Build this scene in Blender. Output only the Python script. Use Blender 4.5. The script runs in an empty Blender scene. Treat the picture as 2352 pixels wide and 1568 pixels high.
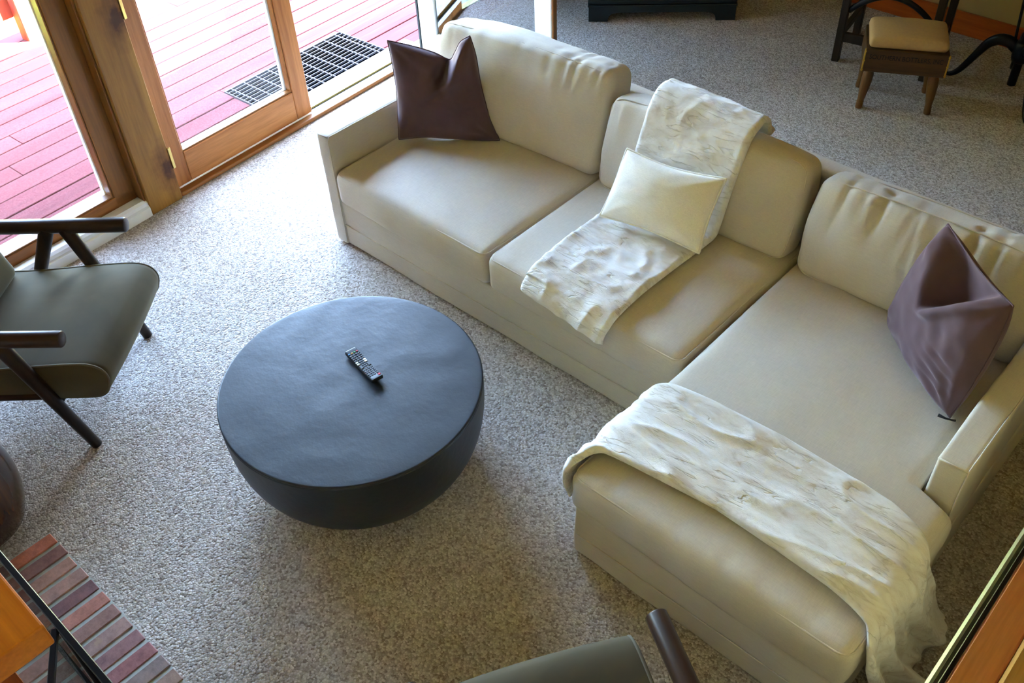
import bpy, bmesh, math, random
import numpy as np
from mathutils import Vector, Matrix, noise

# ------------------------------------------------------------------ camera
S = bpy.context.scene
COL = S.collection
cam_d = bpy.data.cameras.new('camera')
cam = bpy.data.objects.new('camera', cam_d)
COL.objects.link(cam)
S.camera = cam
RM = [[0.7381167686389868, 0.6735643757482759, -0.03866093088346449],
      [0.44448382745232307, -0.5285919740625837, -0.723204433123826],
      [-0.5075606003102231, 0.5166251607107967, -0.6895510715917056]]
cam.matrix_world = Matrix((
    (RM[0][0], -RM[1][0], -RM[2][0], 3.25114663),
    (RM[0][1], -RM[1][1], -RM[2][1], -2.15568266),
    (RM[0][2], -RM[1][2], -RM[2][2], 2.9),
    (0, 0, 0, 1)))
cam_d.sensor_width = 36.0
cam_d.lens = 36.0 * 2228.94 / 2352.0
cam_d.clip_start = 0.05
DEL = 0.0572075                      # the glazed wall is turned 3.3 degrees from the sofa
CD, SD = math.cos(DEL), math.sin(DEL)

# ------------------------------------------------------------------ light
S.view_settings.view_transform = 'Standard'
S.view_settings.look = 'None'
S.view_settings.gamma = 1.0
S.view_settings.use_curve_mapping = False
S.view_settings.exposure = 3.95
SUN_EL = math.radians(60.0)
SUN_AZ = math.radians(41.0) + DEL       # from +x towards +y
world = bpy.data.worlds.new('sky')
S.world = world
world.use_nodes = True
wn = world.node_tree
for n in list(wn.nodes):
    wn.nodes.remove(n)
sky = wn.nodes.new('ShaderNodeTexSky')
sky.sky_type = 'NISHITA'
sky.sun_disc = False
sky.sun_elevation = SUN_EL
sky.sun_rotation = math.radians(90) - SUN_AZ
sky.air_density = 1.0
sky.dust_density = 2.5
sky.ozone_density = 1.0
bg = wn.nodes.new('ShaderNodeBackground')
bg.inputs['Strength'].default_value = 1.2
wo = wn.nodes.new('ShaderNodeOutputWorld')
tint = wn.nodes.new('ShaderNodeMix'); tint.data_type = 'RGBA'; tint.blend_type = 'MULTIPLY'
tint.inputs[0].default_value = 1.0
tint.inputs[7].default_value = (0.975, 1.0, 0.99, 1)
wn.links.new(sky.outputs[0], tint.inputs[6])
wn.links.new(tint.outputs[2], bg.inputs[0])
wn.links.new(bg.outputs[0], wo.inputs[0])
sun_d = bpy.data.lights.new('sun', 'SUN')
sun_d.energy = 26.0
sun_d.angle = math.radians(0.55)
sun_d.color = (1.0, 0.95, 0.87)
sun = bpy.data.objects.new('sun', sun_d)
COL.objects.link(sun)
sdir = Vector((math.cos(SUN_AZ) * math.cos(SUN_EL), math.sin(SUN_AZ) * math.cos(SUN_EL), math.sin(SUN_EL)))
sun.rotation_euler = sdir.to_track_quat('Z', 'Y').to_euler()
sun.location = (6, 0, 12)
S.cycles.use_denoising = True
S.cycles.max_bounces = 9
S.cycles.diffuse_bounces = 5
S.cycles.transparent_max_bounces = 12
S.cycles.sample_clamp_indirect = 6.0

def Wf(u, v, z=0.0):
    return Vector((u * CD - v * SD, u * SD + v * CD, z))

def portal(u, v, z, w, h):
    d = bpy.data.lights.new('sky_portal', 'AREA')
    d.shape = 'RECTANGLE'; d.size = w; d.size_y = h
    d.cycles.is_portal = True
    o = bpy.data.objects.new('sky_portal', d)
    COL.objects.link(o)
    o.location = Wf(u, v, z)
    o.rotation_euler = (math.radians(90), 0, math.radians(90) + DEL)   # -Z axis faces +u
    o.rotation_euler = Vector((-CD, -SD, 0)).to_track_quat('Z', 'Y').to_euler()
    return o
portal(-1.13, -0.85, 1.1, 0.9, 2.05)
portal(-1.13, 0.79, 1.1, 2.0, 2.05)
portal(-1.13, 2.25, 1.1, 0.45, 2.05)

# ------------------------------------------------------------------ helpers
def lin(r, g, b):
    f = lambda c: (c / 255 / 12.92) if c / 255 <= 0.04045 else ((c / 255 + 0.055) / 1.055) ** 2.4
    return (f(r), f(g), f(b), 1.0)

def new_mat(name):
    m = bpy.data.materials.new(name)
    m.use_nodes = True
    nt = m.node_tree
    b = nt.nodes['Principled BSDF']
    return m, nt, b

def nd(nt, t, **kw):
    n = nt.nodes.new(t)
    for k, v in kw.items():
        setattr(n, k, v)
    return n

def sock(n, name, val):
    n.inputs[name].default_value = val

def ramp(nt, stops):
    r = nd(nt, 'ShaderNodeValToRGB')
    e = r.color_ramp.elements
    while len(e) < len(stops):
        e.new(0.5)
    for el, (p, c) in zip(e, stops):
        el.position = p
        el.color = c if len(c) == 4 else (*c, 1)
    return r

def coords(nt, scale=(1, 1, 1), kind='Object', loc=(0, 0, 0)):
    tc = nd(nt, 'ShaderNodeTexCoord')
    mp = nd(nt, 'ShaderNodeMapping')
    sock(mp, 'Scale', scale); sock(mp, 'Location', loc)
    nt.links.new(tc.outputs[kind], mp.inputs[0])
    return mp.outputs[0]

def noise_tex(nt, vec, scale, detail=4.0, rough=0.55, dist=0.0):
    n = nd(nt, 'ShaderNodeTexNoise')
    sock(n, 'Scale', scale); sock(n, 'Detail', detail); sock(n, 'Roughness', rough); sock(n, 'Distortion', dist)
    nt.links.new(vec, n.inputs['Vector'])
    return n

def bump(nt, height, strength, dist, b, prev=None):
    bp = nd(nt, 'ShaderNodeBump')
    sock(bp, 'Strength', strength); sock(bp, 'Distance', dist)
    nt.links.new(height, bp.inputs['Height'])
    if prev is not None:
        nt.links.new(prev, bp.inputs['Normal'])
    nt.links.new(bp.outputs[0], b.inputs['Normal'])
    return bp.outputs[0]

def mixc(nt, fac, a, b, blend='MIX'):
    m = nd(nt, 'ShaderNodeMix', data_type='RGBA', blend_type=blend)
    for s, v in ((m.inputs[0], fac), (m.inputs[6], a), (m.inputs[7], b)):
        if hasattr(v, 'is_linked') or hasattr(v, 'links'):
            nt.links.new(v, s)
        else:
            s.default_value = v
    return m.outputs[2]

def plain(name, col, rough=0.5, metal=0.0, var=0.08, scale=8.0, bmp=0.0, bscale=60.0, spec=None):
    m, nt, b = new_mat(name)
    v = coords(nt)
    n = noise_tex(nt, v, scale)
    d = tuple(c * (1 - var) for c in col[:3]) + (1,)
    l = tuple(min(1, c * (1 + var)) for c in col[:3]) + (1,)
    r = ramp(nt, [(0.3, d), (0.7, l)])
    nt.links.new(n.outputs[0], r.inputs[0])
    nt.links.new(r.outputs[0], b.inputs['Base Color'])
    sock(b, 'Roughness', rough); sock(b, 'Metallic', metal)
    if spec is not None:
        sock(b, 'Specular IOR Level', spec)
    if bmp:
        n2 = noise_tex(nt, v, bscale)
        bump(nt, n2.outputs[0], bmp, 0.002, b)
    return m

def linen_mat(name, col):
    m, nt, b = new_mat(name)
    v = coords(nt)
    big = noise_tex(nt, v, 3.0, 3)
    fine = noise_tex(nt, coords(nt, (1, 1, 1)), 420, 2, 0.7)
    slub_a = noise_tex(nt, coords(nt, (30, 420, 420)), 1.0, 2)
    slub_b = noise_tex(nt, coords(nt, (420, 30, 420)), 1.0, 2)
    c = Vector(col[:3])
    r1 = ramp(nt, [(0.3, tuple(c * 0.94) + (1,)), (0.72, tuple(c * 1.05) + (1,))])
    nt.links.new(big.outputs[0], r1.inputs[0])
    r2 = ramp(nt, [(0.25, (0.82, 0.81, 0.80, 1)), (0.75, (1.14, 1.14, 1.15, 1))])
    mx = nd(nt, 'ShaderNodeMath', operation='ADD')
    nt.links.new(slub_a.outputs[0], mx.inputs[0]); nt.links.new(slub_b.outputs[0], mx.inputs[1])
    mh = nd(nt, 'ShaderNodeMath', operation='MULTIPLY'); mh.inputs[1].default_value = 0.5
    nt.links.new(mx.outputs[0], mh.inputs[0])
    nt.links.new(mh.outputs[0], r2.inputs[0])
    out = mixc(nt, 0.75, r1.outputs[0], r2.outputs[0], 'MULTIPLY')
    nt.links.new(out, b.inputs['Base Color'])
    sock(b, 'Roughness', 0.92); sock(b, 'Specular IOR Level', 0.15)
    sock(b, 'Sheen Weight', 0.15); sock(b, 'Sheen Roughness', 0.6)
    bump(nt, mh.outputs[0], 0.25, 0.0015, b)
    return m

def velvet_mat(name, col, sheen=0.6, tint=(1, 0.85, 0.9, 1), rough=0.85, nscale=5.0):
    m, nt, b = new_mat(name)
    v = coords(nt)
    n = noise_tex(nt, v, nscale, 4, 0.6, 0.6)
    c = Vector(col[:3])
    r = ramp(nt, [(0.32, tuple(c * 0.85) + (1,)), (0.68, tuple(c * 1.15) + (1,))])
    nt.links.new(n.outputs[0], r.inputs[0])
    nt.links.new(r.outputs[0], b.inputs['Base Color'])
    sock(b, 'Roughness', rough); sock(b, 'Specular IOR Level', 0.1)
    sock(b, 'Sheen Weight', sheen); sock(b, 'Sheen Roughness', 0.45); sock(b, 'Sheen Tint', tint)
    f = noise_tex(nt, v, 350, 2)
    bump(nt, f.outputs[0], 0.15, 0.001, b)
    return m

def fur_mat(name):
    m, nt, b = new_mat(name)
    v = coords(nt)
    n1 = noise_tex(nt, coords(nt, (2.2, 5.0, 4.0)), 2.6, 5, 0.6, 1.2)
    n2 = noise_tex(nt, coords(nt, (3, 9, 5)), 3.4, 4, 0.65, 1.5)
    r1 = ramp(nt, [(0.30, lin(196, 186, 176)), (0.42, lin(222, 217, 210)), (0.56, lin(233, 231, 228)), (0.8, lin(238, 237, 235))])
    nt.links.new(n1.outputs[0], r1.inputs[0])
    r2 = ramp(nt, [(0.27, (0.70, 0.65, 0.60, 1)), (0.36, (1, 1, 1, 1))])
    nt.links.new(n2.outputs[0], r2.inputs[0])
    out = mixc(nt, 0.6, r1.outputs[0], r2.outputs[0], 'MULTIPLY')
    # short straight creases embossed in the pile, running along the throw
    cn = noise_tex(nt, coords(nt, (2.4, 13.0, 9.0)), 2.2, 3, 0.5, 0.4)
    sb = nd(nt, 'ShaderNodeMath', operation='SUBTRACT'); sb.inputs[1].default_value = 0.5
    ab = nd(nt, 'ShaderNodeMath', operation='ABSOLUTE')
    nt.links.new(cn.outputs[0], sb.inputs[0]); nt.links.new(sb.outputs[0], ab.inputs[0])
    r3 = ramp(nt, [(0.0, (0, 0, 0, 1)), (0.030, (1, 1, 1, 1))])
    nt.links.new(ab.outputs[0], r3.inputs[0])
    gate = noise_tex(nt, coords(nt, (5, 6, 6)), 2.4, 2)
    rg = ramp(nt, [(0.40, (0, 0, 0, 1)), (0.56, (1, 1, 1, 1))])
    nt.links.new(gate.outputs[0], rg.inputs[0])
    mxm = nd(nt, 'ShaderNodeMath', operation='MAXIMUM')
    nt.links.new(r3.outputs[0], mxm.inputs[0]); nt.links.new(rg.outputs[0], mxm.inputs[1])
    dark = ramp(nt, [(0.0, (0.80, 0.775, 0.74, 1)), (1.0, (1, 1, 1, 1))])
    nt.links.new(mxm.outputs[0], dark.inputs[0])
    out = mixc(nt, 0.8, out, dark.outputs[0], 'MULTIPLY')
    nt.links.new(out, b.inputs['Base Color'])
    sock(b, 'Roughness', 0.95); sock(b, 'Specular IOR Level', 0.05)
    sock(b, 'Sheen Weight', 0.35); sock(b, 'Sheen Roughness', 0.5)
    p = bump(nt, mxm.outputs[0], 0.5, 0.006, b)
    soft = noise_tex(nt, v, 38, 4, 0.6)
    p = bump(nt, soft.outputs[0], 0.45, 0.006, b, p)
    fine = noise_tex(nt, v, 300, 2, 0.7)
    bump(nt, fine.outputs[0], 0.35, 0.002, b, p)
    return m

def wood_mat(name, dark, light, axis='Z', rough=0.38, scale=14.0, knots=(), coat=0.0, stretch=0.06, rand=0.0, spec=0.25):
    m, nt, b = new_mat(name)
    st = {'X': (stretch, 1, 1), 'Y': (1, stretch, 1), 'Z': (1, 1, stretch)}[axis]
    tc = nd(nt, 'ShaderNodeTexCoord')
    mp = nd(nt, 'ShaderNodeMapping'); sock(mp, 'Scale', st)
    nt.links.new(tc.outputs['Object'], mp.inputs[0])
    vec = mp.outputs[0]
    n = noise_tex(nt, vec, scale, 5, 0.6, 0.8)
    r = ramp(nt, [(0.28, dark), (0.72, light)])
    nt.links.new(n.outputs[0], r.inputs[0])
    n2 = noise_tex(nt, vec, scale * 9, 3, 0.7)
    r2 = ramp(nt, [(0.3, (0.80, 0.78, 0.76, 1)), (0.7, (1.08, 1.08, 1.08, 1))])
    nt.links.new(n2.outputs[0], r2.inputs[0])
    out = mixc(nt, 0.8, r.outputs[0], r2.outputs[0], 'MULTIPLY')
    for (kx, ky, kz, rad) in knots:
        sub = nd(nt, 'ShaderNodeVectorMath', operation='SUBTRACT'); sub.inputs[1].default_value = (kx, ky, kz)
        nt.links.new(tc.outputs['Object'], sub.inputs[0])
        ml = nd(nt, 'ShaderNodeVectorMath', operation='MULTIPLY'); ml.inputs[1].default_value = (0.15, 1.0, 0.55)
        nt.links.new(sub.outputs[0], ml.inputs[0])
        dn = noise_tex(nt, tc.outputs['Object'], 22, 3)
        ln = nd(nt, 'ShaderNodeVectorMath', operation='LENGTH')
        nt.links.new(ml.outputs[0], ln.inputs[0])
        ad = nd(nt, 'ShaderNodeMath', operation='MULTIPLY_ADD'); ad.inputs[1].default_value = 0.075; 
        nt.links.new(dn.outputs[0], ad.inputs[0]); nt.links.new(ln.outputs[1], ad.inputs[2])
        rr = ramp(nt, [(0.0, (0.16, 0.09, 0.06, 1)), (0.42, (0.26, 0.15, 0.10, 1)), (0.58, (0.66, 0.54, 0.46, 1)), (1.0, (1, 1, 1, 1))])
        dv = nd(nt, 'ShaderNodeMath', operation='DIVIDE'); dv.inputs[1].default_value = rad * 4.6
        nt.links.new(ad.outputs[0], dv.inputs[0]); nt.links.new(dv.outputs[0], rr.inputs[0])
        out = mixc(nt, 1.0, out, rr.outputs[0], 'MULTIPLY')
    if rand:
        oi = nd(nt, 'ShaderNodeObjectInfo')
        rr = ramp(nt, [(0, (1 - rand, 1 - rand, 1 - rand, 1)), (1, (1 + rand, 1 + rand, 1 + rand, 1))])
        nt.links.new(oi.outputs['Random'], rr.inputs[0])
        out = mixc(nt, 1.0, out, rr.outputs[0], 'MULTIPLY')
    nt.links.new(out, b.inputs['Base Color'])
    sock(b, 'Roughness', rough); sock(b, 'Specular IOR Level', spec)
    if coat:
        sock(b, 'Coat Weight', coat); sock(b, 'Coat Roughness', 0.15)
    bump(nt, n2.outputs[0], 0.12, 0.001, b)
    return m

def glass_mat(name, tint, refl):
    m = bpy.data.materials.new(name)
    m.use_nodes = True
    nt = m.node_tree
    for n in list(nt.nodes):
        nt.nodes.remove(n)
    tr = nd(nt, 'ShaderNodeBsdfTransparent'); sock(tr, 'Color', tint)
    gl = nd(nt, 'ShaderNodeBsdfGlossy'); sock(gl, 'Roughness', 0.0)
    fr = nd(nt, 'ShaderNodeFresnel'); sock(fr, 'IOR', refl)
    mx = nd(nt, 'ShaderNodeMixShader')
    out = nd(nt, 'ShaderNodeOutputMaterial')
    ge = nd(nt, 'ShaderNodeNewGeometry')          # reflect on the entry face only
    fm = nd(nt, 'ShaderNodeMath', operation='SUBTRACT'); fm.inputs[0].default_value = 1.0
    nt.links.new(ge.outputs['Backfacing'], fm.inputs[1])
    fk = nd(nt, 'ShaderNodeMath', operation='MULTIPLY')
    nt.links.new(fr.outputs[0], fk.inputs[0]); nt.links.new(fm.outputs[0], fk.inputs[1])
    nt.links.new(fk.outputs[0], mx.inputs[0])
    nt.links.new(tr.outputs[0], mx.inputs[1]); nt.links.new(gl.outputs[0], mx.inputs[2])
    nt.links.new(mx.outputs[0], out.inputs[0])
    return m

def carpet_mat(name):
    m, nt, b = new_mat(name)
    v = coords(nt)
    warp = noise_tex(nt, v, 60, 2)
    ad = nd(nt, 'ShaderNodeVectorMath', operation='ADD')
    sc = nd(nt, 'ShaderNodeVectorMath', operation='SCALE'); sock(sc, 'Scale', 0.006)
    nt.links.new(warp.outputs['Color'], sc.inputs[0])
    nt.links.new(v, ad.inputs[0]); nt.links.new(sc.outputs[0], ad.inputs[1])
    vo = nd(nt, 'ShaderNodeTexVoronoi', feature='F1'); sock(vo, 'Scale', 135.0)
    nt.links.new(ad.outputs[0], vo.inputs['Vector'])
    sp = nd(nt, 'ShaderNodeSeparateColor')
    nt.links.new(vo.outputs['Color'], sp.inputs[0])
    r = ramp(nt, [(0.0, lin(148, 137, 127)), (0.2, lin(173, 164, 155)), (0.5, lin(193, 186, 178)), (0.8, lin(208, 202, 195)), (1.0, lin(222, 217, 211))])
    nt.links.new(sp.outputs[0], r.inputs[0])
    big = noise_tex(nt, v, 1.6, 4, 0.6)
    rb = ramp(nt, [(0.3, (0.90, 0.87, 0.85, 1)), (0.7, (1.05, 1.05, 1.05, 1))])
    nt.links.new(big.outputs[0], rb.inputs[0])
    out = mixc(nt, 0.9, r.outputs[0], rb.outputs[0], 'MULTIPLY')
    gap = ramp(nt, [(0.25, (1, 1, 1, 1)), (0.75, (0.76, 0.74, 0.72, 1))])
    nt.links.new(vo.outputs['Distance'], gap.inputs[0])
    out = mixc(nt, 0.8, out, gap.outputs[0], 'MULTIPLY')
    nt.links.new(out, b.inputs['Base Color'])
    sock(b, 'Roughness', 0.97); sock(b, 'Specular IOR Level', 0.05); sock(b, 'Sheen Weight', 0.1)
    inv = nd(nt, 'ShaderNodeMath', operation='SUBTRACT'); inv.inputs[0].default_value = 1.0
    nt.links.new(vo.outputs['Distance'], inv.inputs[1])
    bump(nt, inv.outputs[0], 0.7, 0.005, b)
    return m

def brick_mat(name):
    m, nt, b = new_mat(name)
    v = coords(nt)
    oi = nd(nt, 'ShaderNodeObjectInfo')
    ad = nd(nt, 'ShaderNodeVectorMath', operation='ADD')
    sc = nd(nt, 'ShaderNodeVectorMath', operation='SCALE')
    cmb = nd(nt, 'ShaderNodeCombineXYZ')
    nt.links.new(oi.outputs['Random'], cmb.inputs[0]); nt.links.new(oi.outputs['Random'], cmb.inputs[1])
    sock(sc, 'Scale', 37.0)
    nt.links.new(cmb.outputs[0], sc.inputs[0]); nt.links.new(v, ad.inputs[0]); nt.links.new(sc.outputs[0], ad.inputs[1])
    n = noise_tex(nt, ad.outputs[0], 26, 5, 0.65)
    r = ramp(nt, [(0.3, (0.62, 0.58, 0.58, 1)), (0.55, (1, 1, 1, 1)), (0.72, (1.25, 1.2, 1.15, 1))])
    nt.links.new(n.outputs[0], r.inputs[0])
    c = mixc(nt, 1.0, oi.outputs['Color'], r.outputs[0], 'MULTIPLY')
    n2 = noise_tex(nt, ad.outputs[0], 14, 4, 0.7, 1.5)
    spot = ramp(nt, [(0.62, (0, 0, 0, 1)), (0.70, (1, 1, 1, 1))])
    nt.links.new(n2.outputs[0], spot.inputs[0])
    ml = nd(nt, 'ShaderNodeMath', operation='MULTIPLY')
    nt.links.new(spot.outputs[0], ml.inputs[0]); nt.links.new(oi.outputs['Alpha'], ml.inputs[1])
    c = mixc(nt, ml.outputs[0], c, lin(168, 138, 118))
    nt.links.new(c, b.inputs['Base Color'])
    sock(b, 'Roughness', 0.75)
    bump(nt, n.outputs[0], 0.5, 0.004, b)
    return m

# ---- mesh helpers
def link(o, parent=None):
    COL.objects.link(o)
    if parent is not None:
        o.parent = parent
    return o

def mesh_obj(name, verts, faces, mat, parent=None, smooth=False, rz=0.0, loc=(0, 0, 0)):
    me = bpy.data.meshes.new(name)
    me.from_pydata([tuple(map(float, p)) for p in verts], [], [tuple(map(int, f)) for f in faces])
    me.validate()
    if smooth:
        me.polygons.foreach_set('use_smooth', [True] * len(me.polygons))
    if mat is not None:
        me.materials.append(mat)
    o = bpy.data.objects.new(name, me)
    o.rotation_euler = (0, 0, rz); o.location = loc
    return link(o, parent)

def fix_normals(o):
    bm = bmesh.new(); bm.from_mesh(o.data)
    bmesh.ops.recalc_face_normals(bm, faces=bm.faces)
    bm.to_mesh(o.data); bm.free()
    return o

def bm_obj(name, bm, mat, parent=None, smooth=False, rz=0.0, loc=(0, 0, 0)):
    bmesh.ops.recalc_face_normals(bm, faces=bm.faces)
    me = bpy.data.meshes.new(name)
    bm.to_mesh(me); bm.free()
    if smooth:
        me.polygons.foreach_set('use_smooth', [True] * len(me.polygons))
    if mat is not None:
        me.materials.append(mat)
    o = bpy.data.objects.new(name, me)
    o.rotation_euler = (0, 0, rz); o.location = loc
    return link(o, parent)

def add_box(bm, lo, hi, bev=0.0, seg=1, mtx=None):
    lo = Vector(lo); hi = Vector(hi)
    vs = [bm.verts.new((x, y, z)) for x in (lo.x, hi.x) for y in (lo.y, hi.y) for z in (lo.z, hi.z)]
    fs = [(0, 1, 3, 2), (4, 6, 7, 5), (0, 4, 5, 1), (2, 3, 7, 6), (0, 2, 6, 4), (1, 5, 7, 3)]
    faces = [bm.faces.new([vs[i] for i in f]) for f in fs]
    geo = vs
    if bev > 0:
        ed = list({e for f in faces for e in f.edges})
        r = bmesh.ops.bevel(bm, geom=ed, offset=bev, segments=seg, affect='EDGES', profile=0.5)
        geo = list({v for f in r['faces'] for v in f.verts} | {v for v in vs if v.is_valid})
    if mtx is not None:
        bmesh.ops.transform(bm, matrix=mtx, verts=geo)
    return geo

def box(name, lo, hi, mat, parent=None, bev=0.0, seg=1, rz=0.0, loc=(0, 0, 0), smooth=False):
    bm = bmesh.new()
    add_box(bm, lo, hi, bev, seg)
    return bm_obj(name, bm, mat, parent, smooth, rz, loc)

def boxes(name, items, mat, parent=None, bev=0.0, rz=0.0, loc=(0, 0, 0)):
    bm = bmesh.new()
    for lo, hi in items:
        add_box(bm, lo, hi, bev)
    return bm_obj(name, bm, mat, parent, False, rz, loc)

def tube_data(pts, rad, sides=10, closed=False, caps=True, flat=1.0):
    """verts, faces of a tube along a polyline; rad a number or list."""
    P = [Vector(p) for p in pts]
    n = len(P)
    R = rad if hasattr(rad, '__len__') else [rad] * n
    vs, fs = [], []
    prev = None
    for i in range(n):
        if closed:
            t = (P[(i + 1) % n] - P[i - 1])
        else:
            t = P[min(i + 1, n - 1)] - P[max(i - 1, 0)]
        t.normalize()
        if prev is None:
            a = Vector((0, 0, 1)) if abs(t.z) < 0.9 else Vector((1, 0, 0))
            nrm = (a - t * a.dot(t)).normalized()
        else:
            nrm = (prev - t * prev.dot(t))
            nrm = nrm.normalized() if nrm.length > 1e-6 else t.orthogonal().normalized()
        prev = nrm
        bn = t.cross(nrm)
        for k in range(sides):
            a = 2 * math.pi * k / sides
            vs.append(P[i] + (nrm * math.cos(a) + bn * math.sin(a) * flat) * R[i])
    m = n if closed else n - 1
    for i in range(m):
        j = (i + 1) % n
        for k in range(sides):
            l = (k + 1) % sides
            fs.append((i * sides + k, i * sides + l, j * sides + l, j * sides + k))
    if caps and not closed:
        fs.append(tuple(range(sides - 1, -1, -1)))
        fs.append(tuple((n - 1) * sides + k for k in range(sides)))
    return vs, fs

def tube(name, pts, rad, mat, parent=None, sides=10, closed=False, flat=1.0, smooth=True, rz=0.0, loc=(0, 0, 0)):
    vs, fs = tube_data(pts, rad, sides, closed, True, flat)
    o = mesh_obj(name, vs, fs, mat, parent, smooth, rz, loc)
    return fix_normals(o)

def rod(name, a, b, ra, rb, mat, parent=None, sides=20, bev=0.006):
    """turned round rod with softened ends"""
    a = Vector(a); b = Vector(b); d = (b - a).normalized()
    L = (b - a).length
    pts = [a, a + d * bev * 0.4, a + d * bev, b - d * bev, b - d * bev * 0.4, b]
    ri = lambda s: ra + (rb - ra) * s
    rr = [ra - bev, ra - bev * 0.35, ra, rb, rb - bev * 0.35, rb - bev]
    return tube(name, pts, rr, mat, parent, sides)

def lathe(name, prof, mat, parent=None, seg=64, loc=(0, 0, 0), smooth=True, jitter=None):
    vs, fs = [], []
    n = len(prof)
    for i, (r, z) in enumerate(prof):
        for k in range(seg):
            a = 2 * math.pi * k / seg
            rr = r
            vs.append((rr * math.cos(a), rr * math.sin(a), z))
    for i in range(n - 1):
        for k in range(seg):
            l = (k + 1) % seg
            fs.append((i * seg + k, i * seg + l, (i + 1) * seg + l, (i + 1) * seg + k))
    fs.append(tuple(range(seg - 1, -1, -1)))
    fs.append(tuple((n - 1) * seg + k for k in range(seg)))
    o = mesh_obj(name, vs, fs, mat, parent, smooth, 0, loc)
    return fix_normals(o)

def empty(name, loc=(0, 0, 0), rz=0.0):
    o = bpy.data.objects.new(name, None)
    o.location = loc; o.rotation_euler = (0, 0, rz)
    o.empty_display_size = 0.1
    return link(o)

def tag(o, label, cat, group=None, kind=None):
    o['label'] = label
    o['category'] = cat
    if group: o['group'] = group
    if kind: o['kind'] = kind
    return o

def fbm(p, s, o=3):
    return noise.fractal(Vector(p) * s, 1.0, 2.0, o)

# soft upholstered box: rounded edges, crowned faces, a displacement callback
def axis_grid(h, r, n):
    r = min(r, h * 0.98)
    e = [0, 0.18, 0.4, 0.65, 1.0]
    a = [-h + r * t for t in e]
    inner = list(np.linspace(-h + r, h - r, n + 1))[1:-1]
    return np.array(a + inner + [-x for x in a[::-1]])

def soft_box(name, dims, r, n, mat, parent=None, disp=None, loc=(0, 0, 0), rot=(0, 0, 0)):
    hx, hy, hz = (d / 2 for d in dims)
    r = min(r, hx, hy, hz)
    gx, gy, gz = axis_grid(hx, r, n[0]), axis_grid(hy, r, n[1]), axis_grid(hz, r, n[2])
    key, vs, fs = {}, [], []
    def vid(p):
        k = (round(p[0], 6), round(p[1], 6), round(p[2], 6))
        if k not in key:
            key[k] = len(vs); vs.append(p)
        return key[k]
    def face(A, B, fn, flip):
        for i in range(len(A) - 1):
            for j in range(len(B) - 1):
                q = [fn(A[i], B[j]), fn(A[i + 1], B[j]), fn(A[i + 1], B[j + 1]), fn(A[i], B[j + 1])]
                ids = [vid(p) for p in q]
                if flip: ids = ids[::-1]
                fs.append(ids)
    face(gx, gy, lambda a, b: (a, b, hz), False); face(gx, gy, lambda a, b: (a, b, -hz), True)
    face(gx, gz, lambda a, b: (a, -hy, b), False); face(gx, gz, lambda a, b: (a, hy, b), True)
    face(gy, gz, lambda a, b: (hx, a, b), False); face(gy, gz, lambda a, b: (-hx, a, b), True)
    V = np.array(vs)
    H = np.array([hx, hy, hz])
    inner = np.clip(V, -(H - r), H - r)
    d = V - inner
    L = np.linalg.norm(d, axis=1, keepdims=True); L[L == 0] = 1
    N = d / L
    V = inner + N * r
    if disp is not None:
        V = disp(V, N, H)
    o = mesh_obj(name, V, fs, mat, parent, True, 0, loc)
    o.rotation_euler = rot
    return o

def loop_pts(hx, hy, z, r, n=8, bow=0.0):
    """rounded-rectangle loop in xy at height z"""
    pts = []
    for cx, cy, a0 in ((hx - r, hy - r, 0), (-hx + r, hy - r, 90), (-hx + r, -hy + r, 180), (hx - r, -hy + r, 270)):
        for k in range(n + 1):
            a = math.radians(a0 + 90 * k / n)
            pts.append((cx + r * math.cos(a), cy + r * math.sin(a), z))
    out = []
    for i, p in enumerate(pts):
        q = pts[(i + 1) % len(pts)]
        dx = math.dist(p, q)
        m = max(1, int(dx / 0.05))
        for k in range(m):
            t = k / m
            out.append(tuple(p[j] + (q[j] - p[j]) * t for j in range(3)))
    return out

# ------------------------------------------------------------------ materials
M = {}
M['linen'] = linen_mat('linen', lin(204, 195, 180))
M['linen_pipe'] = linen_mat('linen_piping', lin(206, 196, 181))
M['white_cotton'] = linen_mat('white_cotton', lin(243, 240, 229))
M['plum'] = velvet_mat('plum_velvet', lin(92, 72, 77), 0.3, (1, 0.84, 0.9, 1))
M['olive'] = velvet_mat('olive_velvet', lin(78, 70, 52), 0.2, (1, 0.97, 0.85, 1), nscale=3.0)
M['welt'] = plain('olive_welt', lin(96, 90, 74), 0.9)
M['fur'] = fur_mat('faux_fur')
M['carpet'] = carpet_mat('loop_carpet')
M['pine'] = wood_mat('knotty_pine', lin(128, 86, 34), lin(168, 122, 54), 'Z', 0.5, 9, knots=((-0.95, -0.262, 0.205, 0.030), (-0.95, -0.27, 1.01, 0.030)))
M['fir'] = wood_mat('fir_door', lin(142, 86, 42), lin(196, 132, 76), 'Z', 0.4, 12)
M['fir_y'] = wood_mat('fir_rail', lin(150, 92, 46), lin(200, 138, 82), 'Y', 0.4, 12)
M['fir_dark'] = wood_mat('fir_frame', lin(104, 66, 26), lin(148, 98, 44), 'Z', 0.38, 10)
M['fir_dark_y'] = wood_mat('fir_frame_rail', lin(118, 74, 36), lin(166, 108, 56), 'Y', 0.38, 10)
M['oak_strip'] = wood_mat('threshold_wood', lin(126, 80, 36), lin(156, 104, 54), 'Y', 0.42, 12)
M['walnut'] = wood_mat('dark_walnut', lin(34, 24, 19), lin(62, 42, 30), 'X', 0.34, 16, stretch=0.05)
M['walnut_z'] = wood_mat('dark_walnut_upright', lin(30, 22, 18), lin(54, 37, 27), 'Z', 0.36, 16, stretch=0.05)
M['stump'] = wood_mat('polished_stump', lin(40, 22, 10), lin(104, 62, 26), 'Z', 0.22, 7, coat=0.6)
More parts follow.
